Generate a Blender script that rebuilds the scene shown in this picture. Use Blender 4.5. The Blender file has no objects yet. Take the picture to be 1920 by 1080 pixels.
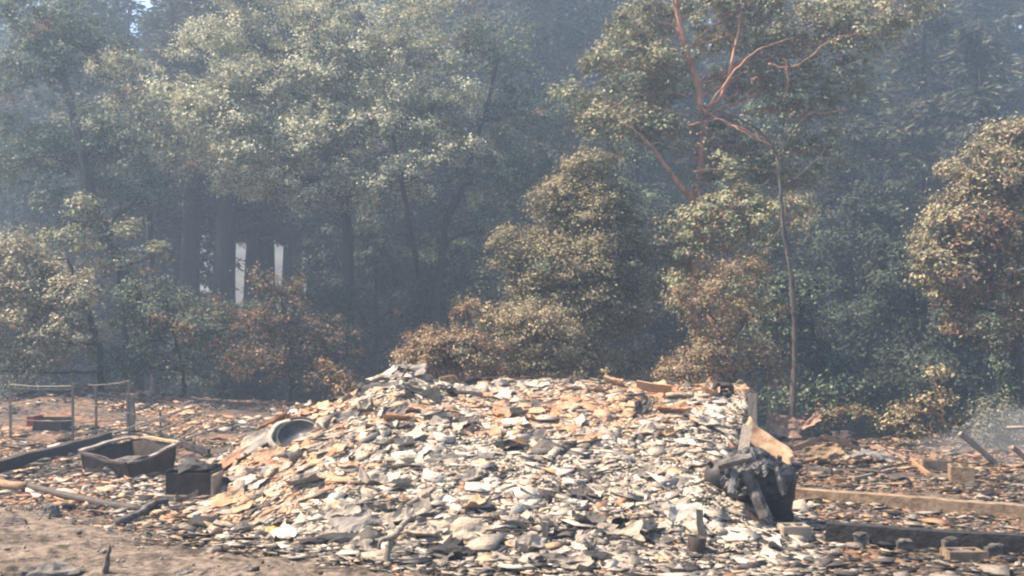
import bpy, bmesh, math, random
import numpy as np
from mathutils import Vector, Matrix
R = math.radians
rnd = random.Random(7)
rng = np.random.default_rng(11)
scn = bpy.context.scene
COL = scn.collection

# ------------------------------------------------------------------ camera, world, sun, exposure
F = 1662.8            # focal length in photograph pixels (1920 wide)
CAMZ = 2.4
PITCH = math.atan(100 / F)
cam_d = bpy.data.cameras.new('camera'); cam = bpy.data.objects.new('camera', cam_d); COL.objects.link(cam)
cam_d.sensor_width = 36; cam_d.lens = 36 * F / 1920; cam_d.clip_end = 2000; cam_d.clip_start = 0.1
cam.location = (0, 0, CAMZ); cam.rotation_euler = (R(90) + PITCH, 0, 0)
scn.camera = cam

SUN_EL, SUN_AZ = 55, -86          # azimuth clockwise from +Y (the view direction): to the left, a little behind the trees
sd = Vector((math.sin(R(SUN_AZ)) * math.cos(R(SUN_EL)), math.cos(R(SUN_AZ)) * math.cos(R(SUN_EL)), math.sin(R(SUN_EL))))
world = bpy.data.worlds.new('World'); scn.world = world; world.use_nodes = True
wn = world.node_tree
sky = wn.nodes.new('ShaderNodeTexSky'); sky.sky_type = 'NISHITA'; sky.sun_disc = False
sky.sun_elevation = R(SUN_EL); sky.sun_rotation = R(SUN_AZ % 360); sky.dust_density = 1.2
wn.links.new(sky.outputs[0], wn.nodes['Background'].inputs[0]); wn.nodes['Background'].inputs[1].default_value = 0.085
sl = bpy.data.lights.new('sun', 'SUN'); sun = bpy.data.objects.new('sun', sl); COL.objects.link(sun)
sl.energy = 5.0; sl.angle = R(0.5); sl.color = (1.0, 0.82, 0.63)
sun.rotation_euler = sd.to_track_quat('Z', 'Y').to_euler(); sun.location = (-30, 20, 60)
scn.view_settings.view_transform = 'Standard'; scn.view_settings.look = 'None'; scn.view_settings.gamma = 1
scn.view_settings.exposure = 1.97
scn.cycles.use_denoising = True
scn.cycles.max_bounces = 6; scn.cycles.diffuse_bounces = 3; scn.cycles.transmission_bounces = 4
scn.cycles.transparent_max_bounces = 8; scn.cycles.volume_bounces = 1
scn.cycles.filter_width = 2.2

# ------------------------------------------------------------------ pixel to world
CP, SP = math.cos(PITCH), math.sin(PITCH)
def ray(px, py):
    u, v = (px - 960) / F, (540 - py) / F
    return np.array((u, CP - v * SP, SP + v * CP))
def at(px, py, Y):
    d = ray(px, py); t = Y / d[1]
    return np.array((d[0] * t, Y, CAMZ + d[2] * t))
def m_at(n, Y): return n / F * Y      # pixels to metres at depth Y

# ------------------------------------------------------------------ noise
def _h(ix, iy, iz, s):
    n = (ix * 374761393 + iy * 668265263 + iz * 2147483647 + s * 974711) & 0xffffffff
    n = ((n ^ (n >> 13)) * 1274126177) & 0xffffffff
    n = ((n ^ (n >> 16)) * 2246822519) & 0xffffffff
    return ((n ^ (n >> 15)) & 0xffffff) / float(0xffffff)
def vnoise(p, s=0):
    p = np.asarray(p, float)
    i = np.floor(p).astype(np.int64); f = p - i; f = f * f * (3 - 2 * f)
    r = 0
    for a in (0, 1):
        for b in (0, 1):
            for c in (0, 1):
                w = (f[..., 0] if a else 1 - f[..., 0]) * (f[..., 1] if b else 1 - f[..., 1]) * (f[..., 2] if c else 1 - f[..., 2])
                r = r + w * _h(i[..., 0] + a, i[..., 1] + b, i[..., 2] + c, s)
    return r
def fbm(p, o=4, s=0):
    p = np.asarray(p, float); r = 0; a = 0.5; t = 0
    for k in range(o):
        r = r + a * vnoise(p * 2 ** k, s + k * 17); t += a; a *= 0.5
    return r / t          # 0..1
def n2(x, y, sc, o=4, s=0):
    x = np.asarray(x, float); y = np.asarray(y, float)
    return fbm(np.stack([x * sc, y * sc, np.zeros_like(x * sc) + 0.37], -1), o, s)
def sst(a, b, x):
    t = np.clip((np.asarray(x, float) - a) / (b - a), 0, 1); return t * t * (3 - 2 * t)

# ------------------------------------------------------------------ ground and heap heights
def edge_y(x):      # where the house pad ends and the slope falls away
    return np.interp(x, [-40, -16, -9, -4, 2, 6, 12, 40], [36, 34, 33, 26, 21.5, 20.5, 23, 25])
def ground_h(x, y):
    x = np.asarray(x, float); y = np.asarray(y, float)
    e = edge_y(x)
    d = np.clip(y - e, 0, None)
    z = -5.5 * (1 - np.exp(-d / 14.0)) - 0.02 * np.clip(y - 60, 0, None)
    z = z + (n2(x, y, 0.5, 4, 3) - 0.5) * 0.22 * sst(6, 10, y)
    z = z + 0.95 * np.exp(-((x + 13.2) / 3.6) ** 2 - ((y - 27) / 4.2) ** 2)      # burnt earth hump at the left
    z = z + 0.30 * np.exp(-((x + 7.5) / 3.5) ** 2 - ((y - 29) / 3.5) ** 2)
    z = z + (n2(x, y, 3.0, 3, 9) - 0.5) * 0.05
    return z
def heap_h(x, y):
    x = np.asarray(x, float); y = np.asarray(y, float)
    ridge = np.interp(x, [-6.5, -5, -4.2, -3.3, -2.5, -2.0, -1.5, -0.8, 0.5, 2.4, 4.0, 4.6], [0.45, 0.85, 1.05, 1.30, 1.70, 1.83, 1.68, 1.6, 1.58, 1.62, 1.58, 1.5])
    front = np.interp(x, [-6.5, -4.6, -3.2, -1.0, 1.5, 3.0, 4.6], [15.0, 12.0, 10.4, 9.3, 9.1, 9.4, 11.5])
    ry = 17.2
    t = np.clip((y - front) / (ry - front), 0, 1)
    prof = 0.55 * t + 0.45 * t * t * (3 - 2 * t)
    back = 1 - sst(ry + 0.2, ry + 3.2, y)
    rx = np.interp(y, [9, 10, 12.5, 14.5, 17, 20], [2.9, 3.15, 3.3, 3.75, 4.55, 4.55])
    lx = np.interp(y, [9, 10.5, 12.5, 14.5, 17, 20], [-2.6, -3.3, -4.7, -5.6, -5.6, -5.0])
    side = (1 - sst(np.interp(y, [12, 15], [-.5, -.08]), np.interp(y, [12, 15], [.6, .22]), x - rx)) * sst(-0.5, 1.6, x - lx)
    z = ridge * prof * back * side
    body = sst(0.0, 0.25, z)
    z = z + body * ((n2(x, y, 0.9, 4, 5) - 0.5) * 0.42 + (n2(x, y, 5.0, 3, 6) - 0.5) * 0.10)
    return z
def road_z(x, y):       # gravel shoulder in the near left corner, a little proud of the pad
    d = (np.asarray(y) - np.interp(x, [-30, -8, -3.2, -0.6, 2, 10], [28, 13.6, 10.5, 9.3, 8.6, 7.0]))
    d = d + (n2(x, y, 0.9, 3, 21) - 0.5) * 0.9
    return 0.16 * (1 - sst(-1.2, 0.15, d)) - 0.10 * sst(-0.1, 0.4, d)
def surf_h(x, y):
    g = ground_h(x, y)
    return np.maximum(np.maximum(g, g + road_z(x, y)), g * 0 + heap_h(x, y) + np.minimum(g, 0.1) * 0.6 - 0.05)
def surf(px, py, up=0.0):
    d = ray(px, py); Y = 4.0
    ts = np.arange(4, 60, 0.02); P = d[None] * (ts / d[1])[:, None]; z = CAMZ + P[:, 2]
    hit = np.nonzero(z < surf_h(P[:, 0], P[:, 1]))[0]
    k = hit[0] if len(hit) else len(ts) - 1
    return np.array((P[k, 0], P[k, 1], z[k] + up))

# ------------------------------------------------------------------ materials
K_SURF = 0.6         # overall reflectance of the burnt, sooty surfaces
def mat(name, a, b=None, scale=6.0, rough=0.85, bump=0.3, c=None, attr=None, trans=0.0, stretch=(1, 1, 1), spec=0.3, metal=0.0):
    if not attr: a, b, c = (None if q is None else tuple(x * K_SURF for x in q) for q in (a, b, c))
    m = bpy.data.materials.new(name); m.use_nodes = True
    nt = m.node_tree; N = nt.nodes; L = nt.links
    bs = N['Principled BSDF']; bs.inputs['Roughness'].default_value = rough
    bs.inputs['Specular IOR Level'].default_value = spec; bs.inputs['Metallic'].default_value = metal
    tc = N.new('ShaderNodeTexCoord'); mp = N.new('ShaderNodeMapping'); mp.inputs['Scale'].default_value = stretch
    L.new(tc.outputs['Object'], mp.inputs[0])
    nz = N.new('ShaderNodeTexNoise'); nz.inputs['Scale'].default_value = scale; nz.inputs['Detail'].default_value = 8
    nz.inputs['Roughness'].default_value = 0.65
    L.new(mp.outputs[0], nz.inputs['Vector'])
    if attr:
        at_ = N.new('ShaderNodeAttribute'); at_.attribute_name = attr
        src = at_.outputs['Color']
        if b is not None:       # mottling over the piece's own colour
            mx = N.new('ShaderNodeMix'); mx.data_type = 'RGBA'; mx.blend_type = 'MULTIPLY'; mx.inputs[0].default_value = 1
            cr = N.new('ShaderNodeValToRGB'); cr.color_ramp.elements[0].color = (*a, 1); cr.color_ramp.elements[1].color = (*b, 1)
            cr.color_ramp.elements[0].position = 0.35; cr.color_ramp.elements[1].position = 0.65
            L.new(nz.outputs[0], cr.inputs[0]); L.new(src, mx.inputs[6]); L.new(cr.outputs[0], mx.inputs[7]); src = mx.outputs[2]
    else:
        cr = N.new('ShaderNodeValToRGB'); e = cr.color_ramp.elements
        e[0].position = 0.36; e[0].color = (*a, 1); e[1].position = 0.64; e[1].color = (*(b or a), 1)
        if c:
            k = e.new(0.5); k.color = (*c, 1)
        L.new(nz.outputs[0], cr.inputs[0]); src = cr.outputs[0]
    L.new(src, bs.inputs['Base Color'])
    if bump:
        bp = N.new('ShaderNodeBump'); bp.inputs['Strength'].default_value = bump; bp.inputs['Distance'].default_value = 0.05
        L.new(nz.outputs[0], bp.inputs['Height']); L.new(bp.outputs[0], bs.inputs['Normal'])
    if trans:
        tr = N.new('ShaderNodeBsdfTranslucent'); L.new(src, tr.inputs['Color'])
        ms = N.new('ShaderNodeMixShader'); ms.inputs[0].default_value = trans
        L.new(bs.outputs[0], ms.inputs[1]); L.new(tr.outputs[0], ms.inputs[2]); L.new(ms.outputs[0], N['Material Output'].inputs[0])
    return m
M = {}
M['leaf'] = mat('leaf', None, attr='leaf_colour', bump=0, rough=0.7, trans=0.22, spec=0.15)
M['debris'] = mat('debris', (0.62, 0.61, 0.60), (1.12, 1.10, 1.07), scale=22, attr='piece_colour', bump=0.4, rough=0.9)
M['bark_grey'] = mat('bark_grey', (0.05, 0.045, 0.04), (0.13, 0.115, 0.10), 5, stretch=(3, 3, .5), bump=0.8)
M['bark_dark'] = mat('bark_dark', (0.012, 0.012, 0.013), (0.045, 0.04, 0.038), 5, stretch=(3, 3, .4), bump=0.8)
M['bark_red'] = mat('bark_red', (0.22, 0.09, 0.055), (0.62, 0.34, 0.21), 3, stretch=(2, 2, .6), bump=0.4, c=(0.44, 0.21, 0.13), rough=0.6)
M['bark_pale'] = mat('bark_pale', (0.16, 0.125, 0.10), (0.34, 0.28, 0.23), 6, stretch=(3, 3, .6), bump=0.6)
M['char'] = mat('char', (0.010, 0.010, 0.011), (0.05, 0.046, 0.045), 9, bump=0.8, rough=0.7)
M['char_ash'] = mat('char_ash', (0.03, 0.028, 0.027), (0.22, 0.20, 0.185), 7, bump=0.6)
M['rust_dark'] = mat('rust_dark', (0.025, 0.020, 0.020), (0.085, 0.058, 0.048), 5, bump=0.3, rough=0.7)
M['rust_orange'] = mat('rust_orange', (0.30, 0.13, 0.06), (0.55, 0.32, 0.18), 5, bump=0.4)
M['sheet_pink'] = mat('sheet_pink', (0.22, 0.13, 0.10), (0.46, 0.31, 0.24), 4, bump=0.3)
M['sheet_gold'] = mat('sheet_gold', (0.34, 0.19, 0.10), (0.68, 0.50, 0.32), 5, bump=0.4)
M['ash_grey'] = mat('ash_grey', (0.17, 0.155, 0.14), (0.36, 0.325, 0.285), 4, bump=0.3)
M['ash_pale'] = mat('ash_pale', (0.42, 0.38, 0.32), (0.66, 0.61, 0.53), 6, bump=0.3)
M['steel_grey'] = mat('steel_grey', (0.09, 0.09, 0.095), (0.20, 0.195, 0.19), 6, bump=0.2, rough=0.55, metal=0.3)
M['concrete'] = mat('concrete', (0.16, 0.11, 0.072), (0.40, 0.29, 0.19), 6, bump=0.6, c=(0.29, 0.205, 0.135))
M['concrete_pale'] = mat('concrete_pale', (0.34, 0.28, 0.21), (0.50, 0.42, 0.32), 8, bump=0.3)
M['wood_tan'] = mat('wood_tan', (0.30, 0.17, 0.09), (0.52, 0.33, 0.19), 6, stretch=(1, 6, 6), bump=0.4)
M['wood_grey'] = mat('wood_grey', (0.20, 0.165, 0.13), (0.40, 0.345, 0.285), 6, stretch=(6, 6, 1), bump=0.4)
M['red_paint'] = mat('red_paint', (0.30, 0.05, 0.035), (0.48, 0.13, 0.08), 6, bump=0.2, rough=0.6)
M['yellow'] = mat('yellow', (0.48, 0.30, 0.09), (0.66, 0.47, 0.20), 6, bump=0.4)
M['tarp'] = mat('tarp', (0.010, 0.011, 0.013), (0.05, 0.052, 0.058), 5, bump=0.6, rough=0.5, spec=0.4)
M['tank'] = mat('tank', (0.018, 0.018, 0.021), (0.055, 0.050, 0.048), 5, bump=0.25, rough=0.6)
M['bark_snag'] = mat('bark_snag', (0.05, 0.042, 0.038), (0.17, 0.14, 0.12), 4, bump=1, stretch=(3, 3, .6))
M['basin_grey'] = mat('basin_grey', (0.20, 0.175, 0.145), (0.52, 0.47, 0.39), 5, bump=0.5)
M['wire'] = mat('wire', (0.20, 0.17, 0.145), (0.36, 0.31, 0.26), 8, bump=0, rough=0.5)
M['rail_pale'] = mat('rail_pale', (0.36, 0.33, 0.25), (0.50, 0.46, 0.36), 8, bump=0)

# ------------------------------------------------------------------ object helpers
def tag(o, label=None, cat=None, group=None, kind=None):
    if label: o['label'] = label
    if cat: o['category'] = cat
    if group: o['group'] = group
    if kind: o['kind'] = kind
    return o
def thing(name, loc, label, cat, group=None):
    o = bpy.data.objects.new(name, None); COL.objects.link(o); o.location = loc; o.empty_display_size = 0.3
    return tag(o, label, cat, group)
def link(name, me, m, parent=None, loc=None):
    o = bpy.data.objects.new(name, me); COL.objects.link(o)
    if m: me.materials.append(m)
    if parent: o.parent = parent
    if loc is not None: o.location = loc
    return o
class MB:
    """collects pieces in world space; build() links them as one mesh whose origin is org"""
    def __init__(s): s.v = []; s.f = []; s.n = 0
    def add(s, v, f):
        s.v.append(np.asarray(v, float)); s.f += [tuple(int(i) + s.n for i in q) for q in f]; s.n += len(v)
    def build(s, name, m, parent=None, org=None, smooth=False):
        v = np.concatenate(s.v)
        if org is None: org = v.mean(0)
        org = np.array(parent.location) if parent is not None else np.asarray(org, float)
        me = bpy.data.meshes.new(name); me.from_pydata((v - org).tolist(), [], s.f); me.update()
        if smooth: me.polygons.foreach_set('use_smooth', [True] * len(me.polygons))
        return link(name, me, m, parent, None if parent is not None else org)
def frames(P):
    P = np.asarray(P, float); T = np.gradient(P, axis=0); T /= np.linalg.norm(T, axis=1)[:, None] + 1e-9
    ref = np.array((0, 0, 1.0)) if abs(T[0][2]) < 0.9 else np.array((1.0, 0, 0))
    A = []; a = np.cross(T[0], ref); a /= np.linalg.norm(a)
    for t in T:
        a = a - t * (a @ t); a = a / (np.linalg.norm(a) + 1e-9); A.append(a)
    A = np.array(A); return T, A, np.cross(T, A)
def tube(mb, P, rad, k=7, rough=0.0, cap=True):
    P = np.asarray(P, float); n = len(P); rad = np.broadcast_to(np.asarray(rad, float), (n,))
    T, A, B = frames(P); th = np.arange(k) / k * 2 * math.pi
    rr = rad[:, None] * (1 + (rng.random((n, k)) - 0.5) * rough)
    V = P[:, None] + rr[..., None] * (np.cos(th)[None, :, None] * A[:, None] + np.sin(th)[None, :, None] * B[:, None])
    f = [(i * k + j, i * k + (j + 1) % k, (i + 1) * k + (j + 1) % k, (i + 1) * k + j) for i in range(n - 1) for j in range(k)]
    if cap: f += [tuple(range(k))[::-1], tuple((n - 1) * k + j for j in range(k))]
    mb.add(V.reshape(-1, 3), f)
def curve(P, n=12, wob=0.0):
    P = np.asarray(P, float)
    if len(P) < 3: Q = np.array([P[0] + (P[-1] - P[0]) * t for t in np.linspace(0, 1, n)])
    else:
        s = np.linspace(0, len(P) - 1, n); Q = []
        E = np.vstack([2 * P[0] - P[1], P, 2 * P[-1] - P[-2]])
        for u in s:
            i = min(int(u), len(P) - 2); t = u - i; a, b, c, d = E[i:i + 4]
            Q.append(0.5 * (2 * b + (c - a) * t + (2 * a - 5 * b + 4 * c - d) * t * t + (3 * b - a - 3 * c + d) * t ** 3))
        Q = np.array(Q)
    if wob: Q[1:-1] += (rng.random((len(Q) - 2, 3)) - 0.5) * 2 * wob
    return Q
def plank(mb, p0, p1, w, t, wdir=None, n=6, bend=0.0, jag=0.0):
    p0 = np.asarray(p0, float); p1 = np.asarray(p1, float); T = p1 - p0; Ln = np.linalg.norm(T); T /= Ln
    W = np.asarray(wdir if wdir is not None else (0, 0, 1), float); W = W - T * (W @ T); W /= np.linalg.norm(W); H = np.cross(T, W)
    V = []; f = []
    for i in range(n):
        s = i / (n - 1); c = p0 + T * Ln * s + H * bend * math.sin(s * math.pi)
        ww = w * (1 + (rnd.random() - .5) * jag); tt = t * (1 + (rnd.random() - .5) * jag)
        e = (rnd.random() - .5) * jag * w if i in (0, n - 1) else 0
        for a, b in ((-1, -1), (1, -1), (1, 1), (-1, 1)):
            V.append(c + W * a * ww / 2 + H * b * tt / 2 + T * e * a)
    for i in range(n - 1):
        for j in range(4): f.append((i * 4 + j, i * 4 + (j + 1) % 4, (i + 1) * 4 + (j + 1) % 4, (i + 1) * 4 + j))
    f += [(3, 2, 1, 0), tuple((n - 1) * 4 + j for j in range(4))]
    mb.add(V, f)
def sheet(mb, c, U, V, th=0.012, nu=12, nv=8, curl=0.0, noise=0.04, ragged=0.12, seed=0, curl2=0.0):
    """a bent torn plate with thickness; U and V are half extents"""
    c, U, V = (np.asarray(a, float) for a in (c, U, V)); N = np.cross(U, V); N /= np.linalg.norm(N)
    u, v = np.meshgrid(np.linspace(-1, 1, nu), np.linspace(-1, 1, nv), indexing='ij')
    nz = n2(u * 1.3 + seed, v * 1.3, 1.5, 3, int(seed)) - 0.5
    rg = 1 + (n2(u + seed * 2, v, 2.3, 2, int(seed) + 3) - 0.5) * 2 * ragged
    P = c + (u * rg)[..., None] * U + (v * rg)[..., None] * V + (nz * 2 * noise + curl * u * u + curl2 * v * v)[..., None] * N
    top = P.reshape(-1, 3); bot = top - N * th; n = nu * nv; f = []
    ix = lambda i, j: i * nv + j
    for i in range(nu - 1):
        for j in range(nv - 1):
            q = (ix(i, j), ix(i + 1, j), ix(i + 1, j + 1), ix(i, j + 1)); f.append(q); f.append(tuple(k + n for k in q[::-1]))
    bd = [ix(i, 0) for i in range(nu)] + [ix(nu - 1, j) for j in range(1, nv)] + [ix(i, nv - 1) for i in range(nu - 2, -1, -1)] + [ix(0, j) for j in range(nv - 2, 0, -1)]
    for a, b in zip(bd, bd[1:] + bd[:1]): f.append((b, a, a + n, b + n))
    mb.add(np.vstack([top, bot]), f)
_ico = {}
def ico(l):
    if l not in _ico:
        b = bmesh.new(); bmesh.ops.create_icosphere(b, subdivisions=l, radius=1)
        _ico[l] = (np.array([v.co[:] for v in b.verts]), [tuple(v.index for v in f.verts) for f in b.faces]); b.free()
    return _ico[l]
def lump(mb, c, r, noise=0.25, sc=1.6, seed=0, lev=3, M3=None):
    v, f = ico(lev); d = 1 + (fbm(v * sc + seed * 3.1 + 50, 4, seed) - 0.5) * 2 * noise
    w = v * d[:, None] * np.asarray(r, float)
    if M3 is not None: w = w @ np.asarray(M3).T
    mb.add(w + np.asarray(c, float), f)
def block(mb, c, size, rz=0.0, bev=0.012, tilt=(0, 0)):
    b = bmesh.new(); bmesh.ops.create_cube(b, size=1)
    for v in b.verts: v.co = Vector((v.co.x * size[0], v.co.y * size[1], v.co.z * size[2]))
    bmesh.ops.bevel(b, geom=b.edges[:], offset=bev, segments=2, affect='EDGES')
    Rm = Matrix.Rotation(rz, 3, 'Z') @ Matrix.Rotation(tilt[0], 3, 'X') @ Matrix.Rotation(tilt[1], 3, 'Y')
    b.verts.index_update()
    V = [np.array(Rm @ v.co) + np.asarray(c) for v in b.verts]; f = [tuple(v.index for v in q.verts) for q in b.faces]; b.free()
    mb.add(V, f)
def lathe(mb, prof, c, M3=None, k=28, wob=0.0, seed=0):
    """prof: list of (radius, height)"""
    M3 = np.eye(3) if M3 is None else np.asarray(M3); n = len(prof); V = []
    for i, (r, h) in enumerate(prof):
        for j in range(k):
            a = j / k * 2 * math.pi; q = 1 + wob * (vnoise(np.array((math.cos(a) * 1.5 + seed, math.sin(a) * 1.5, h * 3)), seed) - .5)
            V.append(M3 @ np.array((r * q * math.cos(a), r * q * math.sin(a), h)) + np.asarray(c))
    f = [(i * k + j, i * k + (j + 1) % k, (i + 1) * k + (j + 1) % k, (i + 1) * k + j) for i in range(n - 1) for j in range(k)]
    if prof[0][0] > 1e-4: f.append(tuple(range(k))[::-1])
    if prof[-1][0] > 1e-4: f.append(tuple((n - 1) * k + j for j in range(k)))
    mb.add(V, f)
def rot(ax, ang): return np.array(Matrix.Rotation(ang, 3, ax))
def fast_mesh(name, V, nper, colour=None, cname='leaf_colour', faces=None, smooth=False):
    """V (n, nper, 3) separate polygons, or V (m,3) with an int face array (n, nper)"""
    if faces is None:
        n = V.shape[0]; idx = np.arange(n * nper, dtype=np.int32); V = V.reshape(-1, 3)
    else:
        n = len(faces); idx = faces.astype(np.int32).ravel()
    me = bpy.data.meshes.new(name); me.vertices.add(len(V)); me.vertices.foreach_set('co', V.astype(np.float32).ravel())
    me.loops.add(n * nper); me.loops.foreach_set('vertex_index', idx)
    me.polygons.add(n); me.polygons.foreach_set('loop_start', np.arange(n, dtype=np.int32) * nper)
    if smooth: me.polygons.foreach_set('use_smooth', np.ones(n, bool))
    me.update(calc_edges=True)
    if colour is not None:
        a = me.attributes.new(cname, 'FLOAT_COLOR', 'FACE')
        c4 = np.ones((n, 4), np.float32); c4[:, :3] = colour; a.data.foreach_set('color', c4.ravel())
    return me

# ------------------------------------------------------------------ setting: ground, road
def axis(a, b, fa, fb, fine, coarse):
    return np.unique(np.concatenate([np.arange(a, fa, coarse), np.arange(fa, fb, fine), np.arange(fb, b + coarse, coarse)]))
def height_mesh(name, xs, ys, fn, keep=None):
    X, Y = np.meshgrid(xs, ys, indexing='ij'); Z = fn(X, Y); n, m = X.shape
    I = np.arange(n * m).reshape(n, m)
    Fq = np.stack([I[:-1, :-1], I[1:, :-1], I[1:, 1:], I[:-1, 1:]], -1)
    if keep is not None:
        K = keep(X, Y, Z); k4 = K[:-1, :-1] | K[1:, :-1] | K[1:, 1:] | K[:-1, 1:]; Fq = Fq[k4]
    Fq = Fq.reshape(-1, 4); V = np.stack([X, Y, Z], -1).reshape(-1, 3)
    u, inv = np.unique(Fq, return_inverse=True)
    return fast_mesh(name, V[u], 4, faces=inv.reshape(-1, 4), smooth=True)
def ground_mat(name='burnt_soil', stops=None, s0=0.7):
    m = bpy.data.materials.new(name); m.use_nodes = True; N = m.node_tree.nodes; L = m.node_tree.links
    bs = N['Principled BSDF']; bs.inputs['Roughness'].default_value = 0.95; bs.inputs['Specular IOR Level'].default_value = 0.1
    tc = N.new('ShaderNodeTexCoord')
    def nz(s, d=8, off=0.0):
        mp = N.new('ShaderNodeMapping'); mp.inputs['Location'].default_value = (off, off * 2, 0); L.new(tc.outputs['Object'], mp.inputs[0])
        t = N.new('ShaderNodeTexNoise'); t.inputs['Scale'].default_value = s; t.inputs['Detail'].default_value = d; t.inputs['Roughness'].default_value = 0.7
        L.new(mp.outputs[0], t.inputs['Vector']); return t.outputs[0]
    def ramp(v, *st):
        r = N.new('ShaderNodeValToRGB'); e = r.color_ramp.elements
        e[0].position, e[0].color = st[0][0], (*st[0][1], 1); e[1].position, e[1].color = st[-1][0], (*st[-1][1], 1)
        for p, c in st[1:-1]: k = e.new(p); k.color = (*c, 1)
        L.new(v, r.inputs[0]); return r.outputs[0]
    base = ramp(nz(s0), *stops) if stops else ramp(nz(0.7), (0.34, (0.035, 0.03, 0.028)), (0.46, (0.105, 0.09, 0.078)), (0.56, (0.185, 0.12, 0.085)), (0.68, (0.25, 0.14, 0.085)))
    grit = ramp(nz(9, 10, 7), (0.38, (0.25, 0.24, 0.23)), (0.62, (1.25, 1.2, 1.15)))
    mx = N.new('ShaderNodeMix'); mx.data_type = 'RGBA'; mx.blend_type = 'MULTIPLY'; mx.inputs[0].default_value = 1
    L.new(base, mx.inputs[6]); L.new(grit, mx.inputs[7]); L.new(mx.outputs[2], bs.inputs['Base Color'])
    bp = N.new('ShaderNodeBump'); bp.inputs['Strength'].default_value = 0.7; bp.inputs['Distance'].default_value = 0.06
    L.new(nz(14, 8, 3), bp.inputs['Height']); L.new(bp.outputs[0], bs.inputs['Normal'])
    return m
M['soil'] = ground_mat()
M['road_soil'] = ground_mat('road_soil', ((0.33, (0.05, 0.043, 0.038)), (0.45, (0.125, 0.105, 0.088)), (0.58, (0.185, 0.155, 0.13)), (0.7, (0.14, 0.115, 0.095))), 1.3)
M['gravel'] = mat('gravel', (0.09, 0.072, 0.06), (0.27, 0.225, 0.185), 5, bump=1.0, c=(0.17, 0.14, 0.115))
M['heap'] = mat('heap', (0.06, 0.052, 0.046), (0.50, 0.415, 0.325), 8, bump=0.8, c=(0.36, 0.295, 0.23))
me = height_mesh('ground', axis(-170, 170, -16, 14, 0.14, 4.0), axis(-20, 190, 7, 36, 0.14, 4.0), ground_h)
tag(link('ground', me, M['soil']), kind='structure')
me = height_mesh('hills', np.arange(-170, 171, 3.0), np.arange(92, 189, 3.0), lambda x, y: -8.6 + 58 * sst(92, 190, y) + (n2(x, y, .035, 4, 61) - .5) * 9 * sst(95, 130, y))
tag(link('hills', me, mat('dry_hillside', (0.025, 0.03, 0.025), (0.11, 0.105, 0.09), .35, bump=0)), kind='structure')
me = height_mesh('gravel_road', np.arange(-16, 4, 0.055), np.arange(4.0, 17, 0.055), lambda x, y: ground_h(x, y) + road_z(x, y) + 0.06 * (n2(x, y, 4, 4, 8) - .5) * 2 + 0.03 * (n2(x, y * 3, .8, 2, 18) - .5) * 2,
                 keep=lambda x, y, z: road_z(x, y) > -0.06)
tag(link('gravel_road', me, M['road_soil']), kind='structure')

# ------------------------------------------------------------------ the rubble heap and its loose stuff
me = height_mesh('rubble_heap', np.arange(-7.5, 6, 0.05), np.arange(8.6, 21, 0.05), lambda x, y: heap_h(x, y) + np.minimum(ground_h(x, y), 0.1) * 0.6 - 0.05 + 0.05 * (n2(x, y, 9, 3, 31) - .5) * 2,
                 keep=lambda x, y, z: heap_h(x, y) > 0.012)
tag(link('rubble_heap', me, M['heap']), 'broad heap of burnt pale rubble from a collapsed roof', 'rubble', kind='stuff')

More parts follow.
